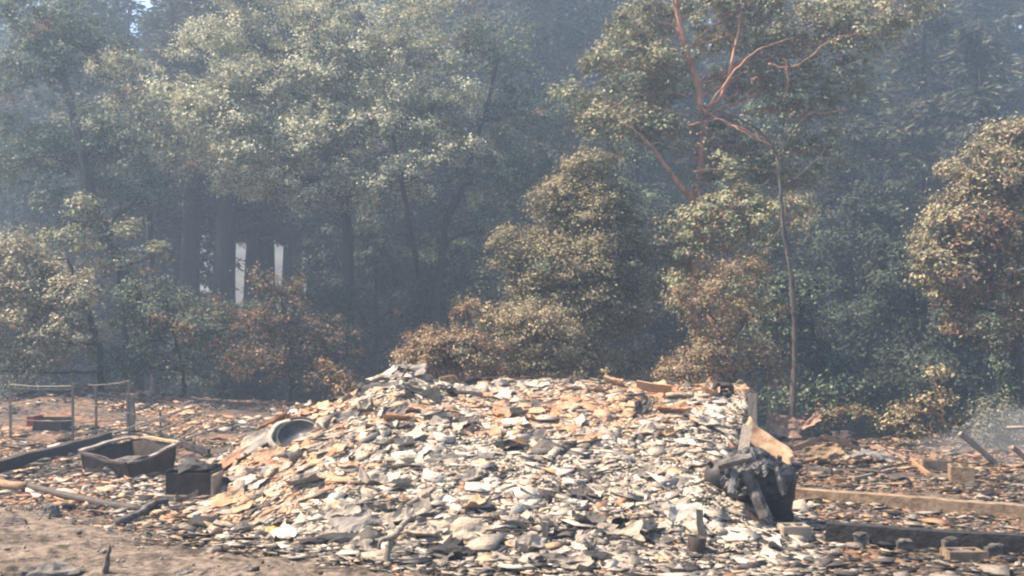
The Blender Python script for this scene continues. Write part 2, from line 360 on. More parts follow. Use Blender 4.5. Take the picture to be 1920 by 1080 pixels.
def pieces(name, xy, size, cols, label, cat, seed, lay=0.12, lift=0.0, flat=0.035, hfn=surf_h):
    """a scatter of broken slabs: five-cornered bent prisms, each with its own size, tilt and colour"""
    g = np.random.default_rng(seed); n = len(xy); k = 6
    ang = (np.arange(k)[None] + (g.random((n, k)) - .5) * 0.9) / k * 2 * math.pi
    rad = 0.35 + 0.9 * g.random((n, k))
    L_ = size * (0.5 + g.random(n)); W_ = L_ * (0.4 + 0.5 * g.random(n)); T_ = np.clip(L_ * flat * (0.6 + g.random(n)), 0.004, 0.06)
    u = np.cos(ang) * rad * L_[:, None] / 2; v = np.sin(ang) * rad * W_[:, None] / 2
    w = (g.random((n, k)) - .5) * (0.06 + 0.16 * g.random((n, 1)) ** 2) * L_[:, None] + (u / L_[:, None]) ** 2 * (g.random(n)[:, None] - .4) * 0.28 * L_[:, None]
    top = np.stack([u, v, w + T_[:, None]], -1); bot = np.stack([u * .97, v * .97, w], -1)
    P = np.concatenate([top, bot], 1)
    yaw = g.normal(0, 0.55, n); tx = g.normal(0.0, lay, n); ty = g.normal(0, lay * 0.7, n)
    big = g.random(n) < 0.03; tx = np.where(big, g.uniform(-1.3, 1.3, n), tx)
    e = 0.08; hx = (hfn(xy[:, 0] + e, xy[:, 1]) - hfn(xy[:, 0] - e, xy[:, 1])) / (2 * e); hy = (hfn(xy[:, 0], xy[:, 1] + e) - hfn(xy[:, 0], xy[:, 1] - e)) / (2 * e)
    tx = tx + np.arctan(np.clip(hy, -.8, .8)); ty = ty - np.arctan(np.clip(hx, -.8, .8))
    def rotz(P, a): c, s = np.cos(a)[:, None], np.sin(a)[:, None]; return np.stack([P[..., 0] * c - P[..., 1] * s, P[..., 0] * s + P[..., 1] * c, P[..., 2]], -1)
    P = rotz(P, yaw)
    c, s = np.cos(tx)[:, None], np.sin(tx)[:, None]; P = np.stack([P[..., 0], P[..., 1] * c - P[..., 2] * s, P[..., 1] * s + P[..., 2] * c], -1)
    c, s = np.cos(ty)[:, None], np.sin(ty)[:, None]; P = np.stack([P[..., 0] * c + P[..., 2] * s, P[..., 1], -P[..., 0] * s + P[..., 2] * c], -1)
    z = hfn(xy[:, 0], xy[:, 1]) + lift + g.random(n) * 0.03 + L_ * 0.04
    P = P + np.stack([xy[:, 0], xy[:, 1], z], -1)[:, None]
    V = P.reshape(-1, 3); b = (np.arange(n) * 2 * k)[:, None]
    f = []
    f.append(b + np.array([[0, 1, 2, 5]])); f.append(b + np.array([[2, 3, 4, 5]]))
    f.append(b + np.array([[11, 8, 7, 6]])); f.append(b + np.array([[11, 10, 9, 8]]))
    for j in range(k): f.append(b + np.array([[j, k + j, k + (j + 1) % k, (j + 1) % k]]))
    faces = np.stack(f, 1).reshape(-1, 4); cc = np.repeat(cols, 4 + k, 0)
    me = fast_mesh(name, V, 4, cc, 'piece_colour', faces=faces)
    return tag(link(name, me, M['debris']), label, cat, kind='stuff')
PAL = np.array([(0.64, 0.56, 0.47), (0.52, 0.45, 0.37), (0.36, 0.315, 0.265), (0.12, 0.108, 0.10), (0.025, 0.024, 0.024), (0.62, 0.41, 0.26), (0.52, 0.29, 0.17), (0.68, 0.615, 0.52)]) * 0.60
def pick(g, w):
    w = w / w.sum(1, keepdims=True); c = np.cumsum(w, 1); k = (g.random(len(w))[:, None] > c).sum(1).clip(0, len(PAL) - 1)
    return PAL[k] * (0.8 + 0.4 * g.random((len(w), 1)))
def heap_weights(x, y):
    n = len(x); w = np.tile(np.array([[3.4, 3.0, 1.7, 0.6, 0.35, 0.6, 0.3, 2.0]]), (n, 1))
    o = 2.2 * np.exp(-((x - 1.2) / 1.3) ** 2 - ((y - 15.3) / 1.1) ** 2) + 2.2 * np.exp(-((x - 2.6) / 1.6) ** 2 - ((y - 17) / 0.7) ** 2) \
        + 2.6 * np.exp(-((x + 4.0) / 1.0) ** 2 - ((y - 16.5) / 2.6) ** 2) + 1.2 * np.exp(-((x + 0.4) / 1.2) ** 2 - ((y - 14.8) / .8) ** 2) + 1.6 * np.exp(-((x + 3.5) / 1.1) ** 2 - ((y - 12.6) / .9) ** 2)
    o = o * (0.2 + 1.7 * n2(x, y, 1.0, 3, 77)); w[:, 5] += 8 * o; w[:, 6] += 4 * o
    d = sst(11.6, 9.9, y) + 0.9 * sst(-2.2, -4.0, x) * sst(14, 12, y); w[:, 3] += 3.2 * d; w[:, 4] += 2.2 * d; w[:, 2] += 2 * d; w[:, 7] *= np.clip(1 - 0.75 * d, .1, 1); w[:, 0] *= np.clip(1 - .5 * d, .1, 1)
    p = n2(x, y, 1.6, 3, 99); w[:, 3] += 3 * sst(.55, .68, p); w[:, 4] += 2.0 * sst(.55, .68, p); w[:, 2] += 3 * sst(.5, .6, n2(x, y, .7, 3, 55))
    return w
g = np.random.default_rng(5)
def heap_xy(n):
    xy = np.stack([g.uniform(-7, 5.2, n * 3), g.uniform(8.9, 19, n * 3)], -1); xy = xy[heap_h(xy[:, 0], xy[:, 1]) > 0.03]; return xy[:n]
for n_, sz_, sd_, nm_, lb_ in ((20000, .16, 3, 'shingle_rubble', 'ash grey and orange shingle scraps covering the central heap'), (5600, .30, 23, 'torn_shingles', 'hand-sized torn shingles lying flat over the central heap')):
    xy = heap_xy(n_); pieces(nm_, xy, sz_ * (0.55 + .9 * g.random(len(xy))), pick(g, heap_weights(xy[:, 0], xy[:, 1])), lb_, 'shingle rubble', sd_, lay=.09 if n_ > 9999 else .07, flat=.02 if n_ > 9999 else .014)
mb = MB(); cc = []
xy = heap_xy(560); xy = xy[(xy[:, 0] < 3.7) & ~((xy[:, 0] > 2.1) & (xy[:, 1] < 13.8))]; hc = pick(g, heap_weights(xy[:, 0], xy[:, 1]))
for i, (x, y) in enumerate(xy):
    e = .15; hx = float(heap_h(x + e, y) - heap_h(x - e, y)) / (2 * e); hy = float(heap_h(x, y + e) - heap_h(x, y - e)) / (2 * e); n0 = len(mb.f)
    u = rnd.uniform(.08, .30) * (.75 if y < 12.5 else 1); v = u * rnd.uniform(.4, .8); a = rnd.gauss(0, .5)
    U = np.array((math.cos(a), math.sin(a), 0)); U[2] = U[0] * hx + U[1] * hy + rnd.gauss(0, .07); V = np.array((-math.sin(a), math.cos(a), 0)); V[2] = V[0] * hx + V[1] * hy + rnd.gauss(.05, .09)
    sheet(mb, (x, y, float(surf_h(x, y)) + .05), U * u, V * v, .012, 9, 7, rnd.uniform(-.08, .08), rnd.uniform(.02, .06), .45, i * 1.7, rnd.uniform(-.1, .1)); cc += [hc[i]] * (len(mb.f) - n0)
o = mb.build('curled_roofing', M['debris'], None, np.zeros(3)); a = o.data.attributes.new('piece_colour', 'FLOAT_COLOR', 'FACE')
c4 = np.ones((len(cc), 4), np.float32); c4[:, :3] = np.array(cc); a.data.foreach_set('color', c4.ravel())
tag(o, 'large curled sheets of burnt roofing over the central heap', 'roofing rubble', kind='stuff')
xy = heap_xy(90000)
pieces('rubble_crumbs', xy, 0.035 + 0.06 * g.random(len(xy)) ** 2, pick(g, heap_weights(xy[:, 0], xy[:, 1])), 'fine ash crumbs between the shingle scraps of the heap', 'rubble crumbs', 13, flat=0.10, lift=0.01, lay=.08)
def ragged(n, x0, x1, y0, y1, reach):
    xy = np.stack([g.uniform(x0, x1, n), g.uniform(y0, y1, n)], -1); x, y = xy.T
    near = np.zeros(n)
    for k in range(1, 7):
        for a in range(8):
            q = heap_h(x + reach * k / 6 * math.cos(a * .785), y + reach * k / 6 * math.sin(a * .785)) > .03; near = np.maximum(near, q * (1.05 - k / 6))
    return xy[(heap_h(x, y) < .03) & (g.random(n) < near * 1.1)]
xy = np.concatenate([ragged(9000, -8.5, -2.5, 9.6, 18, 1.3), ragged(6000, 2.3, 6, 8.8, 13, .6), ragged(5000, -3.5, 3.5, 8.4, 10.5, .8)])
pieces('shingle_rubble', xy, .14 * (0.5 + g.random(len(xy))), pick(g, heap_weights(xy[:, 0], xy[:, 1])), 'pale shingle scraps spilling around the foot of the heap', 'shingle rubble', 33, lay=.1)
def yard_xy(n, x0, x1, y0, y1, keep):
    xy = np.stack([g.uniform(x0, x1, n), g.uniform(y0, y1, n)], -1); return xy[keep(xy[:, 0], xy[:, 1])]
off = lambda x, y: (heap_h(x, y) < 0.03) & (road_z(x, y) < -0.02) & (y < edge_y(x) + 1.5)
xy = yard_xy(38000, -19, -2, 9.5, 34, lambda x, y: off(x, y) & (x > -0.62 * y - 1.2) & (n2(x, y, 0.8, 3, 44) > 0.41) & ~((x > -10.5) & (x < -4.6) & (y > 28) & (n2(x, y, 1.5, 2, 46) > .42)))
w = np.tile(np.array([[0.9, 1.2, 1.7, 2.6, 2.6, 2.6, 2.8, 0.3]]), (len(xy), 1)); nn = n2(xy[:, 0], xy[:, 1], .55, 3, 12)
w[:, 3:5] *= (0.3 + 2.4 * sst(.5, .62, nn))[:, None]; w[:, 5:7] *= (0.3 + 1.5 * sst(.58, .44, nn))[:, None]
pieces('charred_litter', xy, np.where(g.random(len(xy)) < .08, .34, .13) * (0.7 + .5 * g.random(len(xy))), pick(g, w),
       'orange and black burnt litter over the left yard', 'litter', 4)
xy = yard_xy(26000, 1.5, 15, 8.6, 23, lambda x, y: off(x, y) & (x < 0.62 * y + 1.2) & (n2(x, y, 0.8, 3, 45) > 0.33))
w = np.tile(np.array([[0.6, 1.2, 2.3, 3.8, 3.8, 0.9, 0.6, 0.25]]), (len(xy), 1)); nn = n2(xy[:, 0], xy[:, 1], .6, 3, 13)
far = sst(14, 15.5, xy[:, 1]); w[:, 3:5] *= (0.35 + 1.6 * sst(.48, .6, nn) * (1 - .6 * far))[:, None]; w[:, 5:7] *= (.4 + 2.2 * far + 1.4 * sst(.48, .38, nn) + 2.2 * np.exp(-((xy[:, 0] - 4.9) / .9) ** 2 - ((xy[:, 1] - 12.2) / .5) ** 2))[:, None]
pieces('charred_litter', xy, np.where(g.random(len(xy)) < .06, .30, .12) * (0.7 + .5 * g.random(len(xy))), pick(g, w) * .78,
       'dark ashy litter over the foundations on the right', 'litter', 6)
xy = yard_xy(9000, -12, 1.5, 8, 15, lambda x, y: (road_z(x, y) > -0.05) & (road_z(x, y) < 0.16) & (g.random(len(x)) < np.clip(1.1 - 6.5 * road_z(x, y), .03, 1)))
pieces('charred_litter', xy, 0.04 + 0.10 * g.random(len(xy)) ** 2, PAL[[3, 4, 2, 5, 6, 1, 3]][g.integers(0, 7, len(xy))], 'thin burnt litter fraying out over the road edge', 'litter', 9)
xy = yard_xy(2600, -12, 1, 6.5, 15, lambda x, y: (road_z(x, y) > 0.0) & (x > -0.62 * y - 1))
pieces('road_gravel', xy, 0.015 + 0.05 * g.random(len(xy)) ** 4, PAL[[1, 2, 2, 3, 1]][g.integers(0, 5, len(xy))] * (0.7 + .4 * g.random((len(xy), 1))),
       'loose grey stones on the road shoulder', 'gravel', 8, flat=0.5)

# ------------------------------------------------------------------ foliage
def leaves(lobes, lsize, pal, seed, per=46, csz=0.34, scorch=None, scorch_amt=0.0, up=0.6, aspect=0.5, dens=1.0):
    """lobes: (cx,cy,cz, rx,ry,rz, clusters) -> quads, colours, cluster centres by lobe"""
    g = np.random.default_rng(seed); Q = []; C = []; CL = []; CLP = []
    sub = []
    for li, (cx, cy, cz, rx, ry, rz, nc) in enumerate(lobes):
        if min(rx, rz) < 0.8 or nc < 30: sub.append((li, cx, cy, cz, rx, ry, rz, nc)); continue
        m = 6; nc2 = nc / m * 1.05
        for j in range(m):
            a = j / m * 6.283 + g.random() * .9; e = g.uniform(-.75, .85); h = math.sqrt(1 - e * e)
            q = g.uniform(.48, .66); f_ = g.uniform(.56, .72)
            sub.append((li, cx + rx * f_ * h * math.cos(a), cy + ry * f_ * h * math.sin(a), cz + rz * f_ * e, rx * q, ry * q, rz * q * .85, nc2))
    CL = [[] for _ in lobes]
    for li, cx, cy, cz, rx, ry, rz, nc in sub:
        nc = max(5, int(nc * 0.72)); d = g.normal(size=(nc, 3)); d /= np.linalg.norm(d, axis=1)[:, None]
        d[:, 2] = np.where((d[:, 2] < 0) & (g.random(nc) < .45), -d[:, 2], d[:, 2]); r = 0.5 + 0.55 * g.random(nc) ** 0.6; r = r * (0.42 + 1.2 * fbm(d * 2.1 + cx * 3 + seed, 3, seed)) * np.where(g.random(nc) < .13, 1.35, 1)
        cen = np.array((cx, cy, cz)) + d * r[:, None] * np.array((rx, ry, rz)); CL[li].append(cen)
        tone = 0.72 + 0.56 * g.random(nc)
        burnt = (fbm(cen * 0.45 + seed * 1.7, 3, seed + 5) + (g.random(nc) - .5) * 0.25) < scorch_amt if scorch is not None else np.zeros(nc, bool)
        sz = csz * (0.6 + 0.8 * g.random(nc)); cnt = np.maximum(6, (1.35 * per * dens * (0.5 + g.random(nc))).astype(int))
        ci = np.repeat(np.arange(nc), cnt); n = len(ci)
        o = g.normal(size=(n, 3)); o *= (0.35 + 0.65 * g.random((n, 1))); o[:, 2] *= 0.62
        p = cen[ci] + o * sz[ci][:, None]
        nrm = o / (np.linalg.norm(o, axis=1)[:, None] + 1e-6) * 0.45 + d[ci] * 0.6 + np.array((0, 0, up)) + g.normal(size=(n, 3)) * 0.4
        nrm /= np.linalg.norm(nrm, axis=1)[:, None]
        t = np.cross(nrm, g.normal(size=(n, 3))); t /= np.linalg.norm(t, axis=1)[:, None]; b = np.cross(nrm, t)
        s = lsize * (0.6 + 0.7 * g.random(n))
        a_ = t * s[:, None]; b_ = b * (s * aspect)[:, None]; fold = nrm * (s * 0.10)[:, None]
        Q.append(np.stack([p - a_ * .5, p + b_ * .5 + fold, p + a_ * .5, p - b_ * .5 + fold], 1))
        k = g.integers(0, len(pal), n); c = np.asarray(pal)[k]
        if scorch is not None:
            ks = g.integers(0, len(scorch), n); c = np.where((burnt[ci] & (g.random(n) < .85))[:, None], np.asarray(scorch)[ks], c)
        C.append(c * (tone[ci] * (0.75 + 0.5 * g.random(n)))[:, None])
    return np.concatenate(Q), np.concatenate(C), [np.concatenate(c) for c in CL]
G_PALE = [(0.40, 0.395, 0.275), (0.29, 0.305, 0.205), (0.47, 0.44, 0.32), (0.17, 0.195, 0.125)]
G_GREEN = [(0.075, 0.108, 0.068), (0.115, 0.148, 0.095), (0.05, 0.075, 0.05), (0.16, 0.18, 0.12)]
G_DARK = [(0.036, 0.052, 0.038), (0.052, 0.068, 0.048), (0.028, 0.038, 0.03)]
G_OLIVE = [(0.22, 0.185, 0.11), (0.165, 0.15, 0.09), (0.27, 0.225, 0.135), (0.11, 0.10, 0.065)]
G_BROWN = [(0.21, 0.12, 0.07), (0.155, 0.095, 0.06), (0.115, 0.08, 0.052), (0.25, 0.155, 0.095)]
G_TAN = [(0.27, 0.215, 0.14), (0.21, 0.165, 0.10), (0.32, 0.25, 0.165)]
G_GREY = [(0.13, 0.14, 0.105), (0.10, 0.11, 0.085), (0.17, 0.165, 0.13)]
G_MADRONE = [(0.19, 0.21, 0.12), (0.125, 0.15, 0.085), (0.27, 0.275, 0.175), (0.22, 0.16, 0.10)]

def tree(name, label, cat, trunk, rad, lobes, lsize=0.16, pal=G_GREEN, bark='bark_grey', seed=1, group=None, per=46, csz=0.34, scorch=None, amt=0.0,
         extra=(), twigs=0.35, limb=0.35, trunk_wob=0.06, up=0.6, dens=1.0, aspect=0.5, k=9, foliage_name='crown', limbs_as_branches=False, limb_from=0.25):
    """trunk: world points from the ground up; lobes: (px, py, Y, half-width px, half-height px, clusters[, depth m])"""
    g = random.Random(seed)
    base = np.asarray(trunk[0], float); root = thing(name, base, label, cat, group)
    TP = curve(trunk, 5 + 4 * len(trunk), trunk_wob)
    tr = MB(); tube(tr, TP, np.linspace(rad[0], rad[1], len(TP)) * (1 + 0.5 * np.exp(-np.arange(len(TP)) * 1.2)), k, 0.12)
    L3 = []
    for l in lobes:
        c = at(l[0], l[1], l[2]); rx = m_at(l[3], l[2]); rz = m_at(l[4], l[2]); ry = l[6] if len(l) > 6 else min(rx, rz * 1.3)
        L3.append((*c, rx, ry, rz, l[5]))
    Q, C, CL = leaves(L3, lsize, pal, seed, per, csz, scorch, amt, up, aspect, dens)
    for (cx, cy, cz, rx, ry, rz, nc), cl in zip(L3, CL):
        c = np.array((cx, cy, cz)); lo = int(limb_from * len(TP))
        low = [p for p in TP[lo:] if p[2] < c[2] - 0.15 * abs(rz)] or [TP[lo]]
        a = min(low, key=lambda p: np.linalg.norm((p - c) * (1, 1, 0.7))); ln = np.linalg.norm(c - a)
        i = int(np.argmin(np.linalg.norm(TP - a, axis=1))); r0 = np.interp(i / len(TP), [0, 1], rad) * limb * 1.5
        mid = (a + c) / 2 + np.array((g.uniform(-.12, .12), g.uniform(-.12, .12), g.uniform(-.02, .16))) * ln
        P = curve([a, mid, c], 9, 0.03 * ln)
        br = MB() if limbs_as_branches else tr
        tube(br, P, np.linspace(r0, max(r0 * .3, .015), 9), 6, 0.1)
        for q in cl[::max(1, int(1 / max(twigs, .02)))]:
            s = P[g.randrange(3, 9)]; m_ = (s + q) / 2 + np.array((0, 0, -0.06 * np.linalg.norm(q - s)))
            tube(br, curve([s, m_, q], 5, 0.04), np.linspace(max(r0 * .22, .014), .007, 5), 4, 0, False)
        if limbs_as_branches: br.build('branch', M[bark], root, smooth=True)
    for pts, r0, r1 in extra:
        br = MB(); tube(br, curve(pts, 6 + 4 * len(pts), 0.03), np.linspace(r0, r1, 6 + 4 * len(pts)), 7, 0.12)
        br.build('branch', M[bark], root, smooth=True)
    tr.build('trunk', M[bark], root, smooth=True)
    link(foliage_name, fast_mesh(foliage_name, Q - base, 4, C), M['leaf'], root)
    return root
def gp(px, Y):       # ground point under a pixel column at distance Y
    x = (px - 960) / F * Y; return np.array((x, Y, float(ground_h(x, Y)) - 0.15))

# conifer kit: whorls of drooping boughs carrying flat sprays
def conifer_mesh(H, spread, start, seed, pal, nb=60, sl=0.5, droop=0.35, trunk_r=0.3, sprays=26):
    g = np.random.default_rng(seed); tr = MB(); n = 14
    TP = np.stack([np.cumsum(g.normal(0, .03, n)), np.cumsum(g.normal(0, .03, n)), np.linspace(0, H, n)], -1)
    tube(tr, TP, np.linspace(trunk_r, 0.03, n) * (1 + .4 * np.exp(-np.arange(n))), 10, 0.12); Q = []; C = []
    for i in range(nb):
        s = start + (1 - start) * ((i + g.random()) / nb); h = H * s
        ln = spread * (1 - ((s - start) / (1 - start)) ** 1.3 * 0.93) * (0.6 + 0.6 * g.random()) * min(1, .55 + 4 * (s - start + .03))
        a = g.random() * 2 * math.pi + i * 2.4; dr = np.array((math.cos(a), math.sin(a), 0)); m = 7
        t = np.linspace(0, 1, m); P = np.array((0, 0, h)) + dr * (t * ln)[:, None]; P[:, 2] += ln * (0.18 * t - droop * t * t) 
        P[:, 0] += np.interp(h, TP[:, 2], TP[:, 0]); P[:, 1] += np.interp(h, TP[:, 2], TP[:, 1])
        tube(tr, P, np.linspace(max(.012, trunk_r * .16 * (1 - s) + .012), .008, m), 4, 0, False)
        ns = int(sprays * (0.3 + ln / spread)); u = 0.15 + 0.85 * g.random(ns) ** .8
        pos = np.stack([np.interp(u, t, P[:, j]) for j in range(3)], -1)
        side = np.cross(dr, (0, 0, 1)); sg = np.where(g.random(ns) < .5, 1, -1)[:, None]
        dv = dr * 0.55 + side * sg * (0.55 + .4 * g.random((ns, 1))) + np.array((0, 0, -0.45)) * (0.3 + g.random((ns, 1))) + g.normal(size=(ns, 3)) * 0.15
        dv /= np.linalg.norm(dv, axis=1)[:, None]; tone = .7 + .6 * g.random(); pc = np.asarray(pal)
        for q in range(5):          # each spray: five overlapping needle tufts
            f0 = q / 5; c0 = pos + dv * (sl * f0) + g.normal(size=(ns, 3)) * sl * .12
            d2 = dv + g.normal(size=(ns, 3)) * 0.45; d2 /= np.linalg.norm(d2, axis=1)[:, None]
            nn = np.cross(d2, g.normal(size=(ns, 3)) + (0, 0, 0)); nn /= np.linalg.norm(nn, axis=1)[:, None]
            ll = sl * (0.4 + .4 * g.random((ns, 1))); ww = ll * .24
            Q.append(np.stack([c0, c0 + d2 * ll * .5 + nn * ww * .5, c0 + d2 * ll, c0 + d2 * ll * .5 - nn * ww * .5], 1))
            C.append(pc[g.integers(0, len(pc), ns)] * (tone * (.7 + .6 * g.random((ns, 1)))))
    Q = np.concatenate(Q); C = np.concatenate(C)
    cm = fast_mesh('crown', Q, 4, C); cm.materials.append(M['leaf'])
    v = np.concatenate(tr.v); tm = bpy.data.meshes.new('trunk'); tm.from_pydata(v.tolist(), [], tr.f); tm.polygons.foreach_set('use_smooth', [True] * len(tm.polygons))
    tm.materials.append(M['bark_dark'])
    return tm, cm
def conifer(kit, px, Y, H, label, cat='conifer', name='conifer_tree', group=None, wide=1.0, base=None):
    b = gp(px, Y) if base is None else base
    root = thing(name, b, label, cat, group); s = H / kit[2]
    for nm, me in (('trunk', kit[0]), ('crown', kit[1])):
        o = bpy.data.objects.new(nm, me); COL.objects.link(o); o.parent = root
    root.scale = (s * wide, s * wide, s); root.rotation_euler = (0, 0, rnd.random() * 6.28)
    return root
C_HAZY = [(0.045, 0.06, 0.05), (0.06, 0.075, 0.055), (0.035, 0.045, 0.04), (0.085, 0.085, 0.06)]
C_FIR = [(0.05, 0.065, 0.045), (0.075, 0.085, 0.055), (0.11, 0.10, 0.065), (0.04, 0.05, 0.04)]
kitA = (*conifer_mesh(24, 4.6, 0.06, 3, C_HAZY, 130, 0.75, 0.42, 0.42, 34), 24)
kitB = (*conifer_mesh(24, 5.2, 0.02, 4, C_FIR, 140, 0.7, 0.5, 0.40, 36), 24)
kitR = (*conifer_mesh(30, 4.0, 0.47, 5, C_HAZY, 110, 0.75, 0.4, 0.72, 34), 30)
def copy_label(*a): pass

# --- far and middle conifers
FARW = 'hazy conifers at the back of the wood'
far_spots = [(-60, 66, 30), (10, 74, 42), (60, 72, 40), (150, 60, 36), (110, 70, 42), (230, 64, 33), (292, 72, 36), (700, 72, 32), (790, 62, 31), (860, 74, 36), (930, 66, 38), (985, 78, 44), (1030, 70, 41), (1075, 74, 44), (1110, 64, 38), (1150, 70, 40), (900, 70, 42), (1215, 60, 33),
             (1300, 72, 36), (1395, 62, 33), (1480, 70, 40), (1560, 72, 42), (1640, 66, 40), (1700, 70, 42), (1800, 66, 42), (1890, 62, 40), (1960, 60, 33), (340, 76, 42), (412, 88, 46), (548, 78, 44), (640, 76, 44), (750, 70, 42), (820, 78, 44), (945, 80, 47), (1010, 62, 40), (1180, 76, 44), (1260, 70, 42), (1350, 76, 44), (1440, 74, 44), (1600, 76, 45), (1760, 76, 45), (1850, 74, 45), (1920, 72, 45), (552, 84, 40), (409, 82, 40), (592, 80, 40)]
for i, (px, Y, H) in enumerate(far_spots):
    conifer(kitR if Y > 79 or 325 < px < 660 else kitA if i % 2 else kitB, px, Y, H, 'hazy blue conifer far back in the wood behind the nearer crowns', group=FARW, wide=1.15)
REDW = 'dark straight trunks in the smoky gap'
for px, Y, H, wd in [(350, 52, 30, 1.2), (415, 50, 31, 1.15), (468, 56, 29, 1.1), (548, 52, 30, .9), (590, 58, 30, .8), (640, 54, 30, .9), (300, 56, 30, .95), (612, 66, 31, .8), (330, 72, 32, .6), (502, 62, 32, 1.2)]:
    conifer(kitR, px, Y, H, 'tall dark trunk standing in the smoky gap left of centre', 'redwood', 'redwood_tree', REDW, wd)
conifer(kitB, 1610, 47, 22, 'smoke-blue fir behind the bare snag, pale drooping boughs', 'conifer', 'fir_tree', wide=1.25)
conifer(kitB, 1745, 50, 27, 'tallest hazy fir at upper right, with long pale drooping boughs', 'conifer', 'fir_tree', wide=1.3)
conifer(kitA, 1850, 46, 24, 'hazy fir behind the cream-edged oak at the right edge', 'conifer', 'fir_tree', wide=1.2)

# --- broadleaf trees
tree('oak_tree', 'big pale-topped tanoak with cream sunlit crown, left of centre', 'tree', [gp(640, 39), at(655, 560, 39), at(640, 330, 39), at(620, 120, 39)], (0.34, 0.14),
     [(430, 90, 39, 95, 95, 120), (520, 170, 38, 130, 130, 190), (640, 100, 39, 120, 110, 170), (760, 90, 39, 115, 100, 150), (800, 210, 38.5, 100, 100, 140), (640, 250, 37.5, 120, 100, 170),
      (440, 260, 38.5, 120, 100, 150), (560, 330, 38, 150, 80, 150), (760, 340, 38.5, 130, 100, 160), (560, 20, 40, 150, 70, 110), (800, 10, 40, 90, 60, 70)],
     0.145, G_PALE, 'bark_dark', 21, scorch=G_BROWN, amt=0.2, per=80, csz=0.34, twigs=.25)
tree('oak_tree', 'hazy green oak with dark leaning trunk at upper left', 'tree', [gp(262, 34), at(245, 540, 34), at(190, 430, 33.6), at(150, 270, 33.8), at(110, 100, 36)], (0.26, 0.12),
     [(60, 120, 36, 110, 110, 130), (130, 70, 36.5, 90, 70, 90), (40, 300, 35.5, 90, 110, 110), (200, 300, 35.5, 90, 90, 90), (120, 420, 35, 90, 60, 60), (60, 20, 37, 110, 60, 80), (270, 380, 36, 80, 60, 50)],
     0.16, G_GREEN, 'bark_dark', 22, scorch=G_BROWN, amt=0.2, per=50, twigs=.3)
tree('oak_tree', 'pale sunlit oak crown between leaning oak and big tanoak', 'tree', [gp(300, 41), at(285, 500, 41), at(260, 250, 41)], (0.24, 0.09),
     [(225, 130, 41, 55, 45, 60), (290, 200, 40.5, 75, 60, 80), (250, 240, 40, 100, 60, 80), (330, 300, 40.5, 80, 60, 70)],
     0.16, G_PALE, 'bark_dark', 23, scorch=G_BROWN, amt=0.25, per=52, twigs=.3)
tree('oak_tree', 'green tree with forked dark stem right of the big tanoak', 'tree', [gp(810, 39), at(828, 470, 39), at(872, 340, 39), at(930, 130, 41)], (0.22, 0.08),
     [(930, 90, 42, 80, 90, 90), (960, 220, 41, 80, 100, 110), (1000, 330, 41, 80, 80, 90), (900, 330, 40.5, 80, 80, 80), (940, 430, 40, 80, 70, 80), (860, 470, 40, 80, 70, 70), (980, 520, 40.5, 60, 70, 50)],
     0.16, G_GREEN, 'bark_dark', 24, scorch=G_BROWN, amt=0.2, per=46, extra=[([at(785, 520, 38.6), at(768, 420, 37), at(745, 300, 36.6), at(730, 220, 37.5)], 0.14, 0.06)], twigs=.3)
